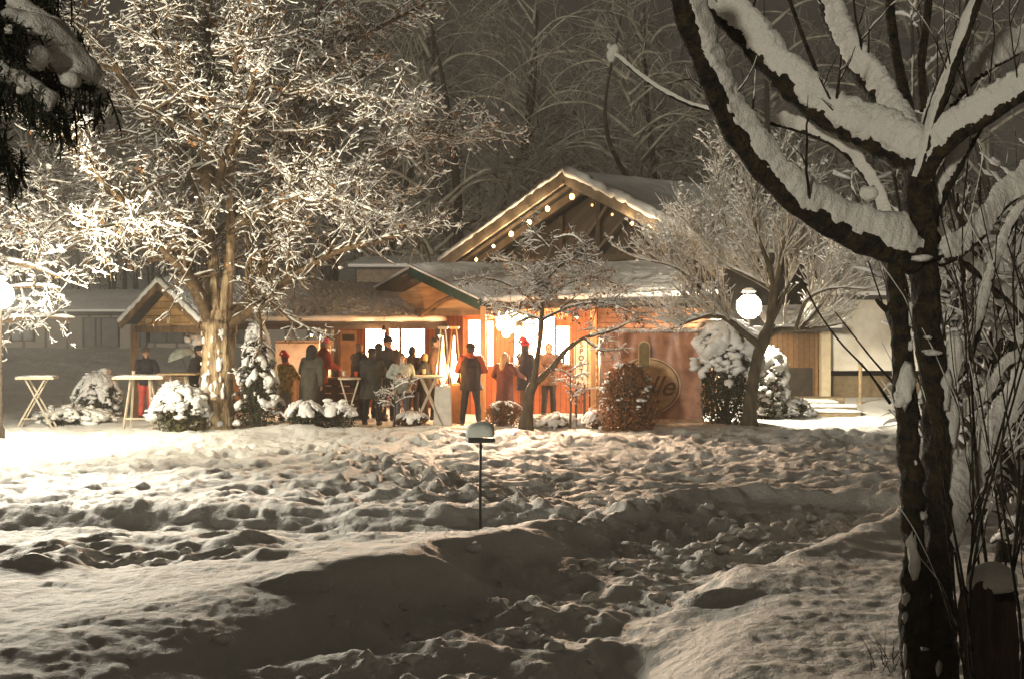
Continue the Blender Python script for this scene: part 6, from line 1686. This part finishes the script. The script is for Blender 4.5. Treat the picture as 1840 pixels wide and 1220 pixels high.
def stump():
    Y = 6.7; x = (1783 - 920) / F * Y; z0 = gz(x, Y); zt = P(0, 1062, Y)[2]
    root = empty("tree_stump", (x, Y, z0), 0, "broken brown stump under a round cap of snow beside the foreground tree", "tree stump")
    k = 46 / F * Y
    rs_ = np.random.RandomState(2)
    n = 40; K = 30; pts = np.array([(0.02 * math.sin(t * 5), 0, -.2 + (zt - z0 + .2) * t) for t in np.linspace(0, 1, K)]); rr = k * (1.2 - .22 * np.linspace(0, 1, K))
    V, Q = tubes(pts[None], rr[None], n); ax = np.repeat(pts, n, 0)
    st = V.copy(); st[:, 2] *= .25
    V = ax + (V - ax) * (1 + .28 * noise3(st, 18) + .12 * noise3(st, 50))[:, None]
    top = V[:, 2] > zt - z0 - .02; V[top, 2] += noise3(V[top], 20) * .08
    link("wood", np_mesh("wood", V, Q), mat("stump_wood", (.05, .03, .018), .85, .5, 8, .8, 40, stretch=(3, 3, .4)), root, True)
    V0, F0 = ico(); V = V0.copy(); V[:, 2] = np.where(V[:, 2] < -.5, -.5 + (V[:, 2] + .5) * .2, V[:, 2])
    V = V * [k * 1.0, k * 1.0, .095]; V += noise3(V, 8)[:, None] * .03; V[:, 2] += zt - z0 + .05
    o = link("snow_cover", np_mesh("snow_cover", V, F0), LIMBSNOW, root, True); s = o.modifiers.new("s", 'SUBSURF'); s.levels = s.render_levels = 2
stump()

# --- spruce at the left, only its lowest drooping boughs in view
def spruce():
    rs = np.random.RandomState(91)
    Y = 5.0
    tx = -3.3
    root = empty("spruce", (tx, Y, 0), 0, "dark spruce bough weighed down with snow, hanging in at the upper left corner", "spruce")
    inv = np.array([tx, Y, 0])
    V, Q = tubes(np.array([[(tx, Y, -.2), (tx, Y, 2.5), (tx, Y, 7.0)]]), np.array([[.16, .13, .06]]), 14)
    link("trunk", np_mesh("trunk", V - inv, Q), BARKD, root, True)
    boughs = [([(-400, 60), (-200, 55), (-60, 80), (40, 100), (110, 120), (163, 165)], -.05, 38), ([(-400, 90), (-200, 110), (-60, 130), (20, 140), (75, 175), (105, 195)], -.2, 14), ([(-400, -60), (-200, -70), (-80, -40), (20, 0), (60, 40), (118, 58)], .25, 14),
              ([(-400, 160), (-200, 170), (-90, 190), (-40, 220), (-8, 250), (6, 280)], .1, 7), ([(-400, -200), (-200, -160), (-60, -90), (30, -50), (85, -15)], .3, 10), ([(-400, -100), (-200, -50), (-100, 0), (-30, 30), (30, 60)], -.3, 7)]
    BP = []; BR = []; sn = []; ndl = []; tws = []
    for pts, dy, th in boughs:
        q, w = resample([P(a, b, Y + dy) for a, b in pts], np.linspace(.035, .008, len(pts)), 30)
        BP.append(q); BR.append(w)
        # hanging side sprays
        for k in range(150):
            i = rs.randint(4, 30); s = q[i] + rs.randn(3) * [.02, .05, .01] + [0, .04, 0]
            d = np.array([rs.randn() * .25 + .10, rs.randn() * .35, -1.0 * rs.rand() - .35]); d /= np.linalg.norm(d)
            L = .04 + .085 * rs.rand(); tt = np.linspace(0, 1, 5)[:, None]
            pp = s + d * L * tt + np.array([0, 0, -.05]) * tt ** 2
            tws.append(pp)
            for j in range(34):
                c = pp[rs.randint(5)] + rs.randn(3) * .006; ndl.append(c)
        for k in range(int(th * 2.2)):
            i = rs.randint(3, 30); sz = th / F * Y * (.6 + .7 * rs.rand()) * (1 if i < 27 else .7)
            sn.append((q[i] + [rs.randn() * .02, rs.randn() * .04, sz * .55], (sz * 1.5, sz * 1.5, sz * .85)))
    BP = np.array(BP); BR = np.array(BR)
    V1 = tubes(BP, BR, 8); TW = np.array(tws); V2 = tubes(TW, np.full(TW.shape[:2], .004), 5)
    V, Q = join([V1, V2]); bo = link("boughs", np_mesh("boughs", V - inv, Q), BARKD, root)
    ndl = np.array(ndl); V, Q = quads(ndl, .035, rs, 6, .7)
    link("needles", np_mesh("needles", V - inv, Q), NEEDLE, root)
    # one soft mass of snow along each bough
    for b_i, (pts, dy, th) in enumerate(boughs):
        q, w = BP[b_i], BR[b_i]; mb = MB()
        for k in range(3, 30):
            r = th / F * Y * (1.15 + .45 * math.sin(k * .9 + b_i) * .6) * (1 - .35 * (k > 26))
            if k < 29: mb.ell(q[k] + np.array([0, 0, r * .55]), (r * 1.15, r * 1.5, r * .95), 12, 8)
            for qd in (-1, 1):
                if rs.rand() < .6: mb.ell(q[k] + np.array([rs.randn() * .02, qd * r * (1 + rs.rand()), -r * .1]), (r * .75, r * .8, r * .5), 10, 6)
        me_o = voxel(mb, "snow_cover", LIMBSNOW, bo, .014, 8, .02, b_i)
        me_o.data.transform(Matrix.Translation(tuple(-inv)))
spruce()

# a few dry grass blades sticking out at the mound
def blades():
    rs = np.random.RandomState(15); n = 16
    x, y = gp(1600, 1200, .1)
    P0 = np.c_[x + rs.randn(n) * .08, y + rs.randn(n) * .10, np.full(n, gz(x, y) - .03)]
    d = np.c_[rs.randn(n) * .35, rs.randn(n) * .3, np.ones(n)]; L = .10 + .16 * rs.rand(n)
    t = np.linspace(0, 1, 5); Pp = P0[:, None] + d[:, None] * (L[:, None] * t[None])[..., None]
    Pp[..., 0] += (rs.randn(n)[:, None] * .06) * t[None] ** 2
    V, Q = tubes(Pp, np.full((n, 5), .003) * (1.2 - t)[None], 4)
    tag(link("dry_grass", np_mesh("dry_grass", V, Q), BARKD), "few dry blades poking out of the snow left of the foreground tree", "grass", kind="stuff")
blades()

# ---------------------------------------------------------------- snowy air
HAZE = 0.0017
if HAZE:
    m = bpy.data.materials.new("snowy_air"); m.use_nodes = True
    nt = m.node_tree; nt.nodes.remove(nt.nodes["Principled BSDF"])
    pv = nt.nodes.new("ShaderNodeVolumePrincipled"); pv.inputs["Color"].default_value = (.95, .9, .82, 1); pv.inputs["Density"].default_value = HAZE; pv.inputs["Anisotropy"].default_value = .0
    nt.links.new(pv.outputs[0], nt.nodes["Material Output"].inputs["Volume"])
    hz = MB().box((0, 205, 14), (440, 440, 33)).build("haze", m)
    tag(hz, "thin snowy haze hanging in the night air", "haze", kind="stuff")
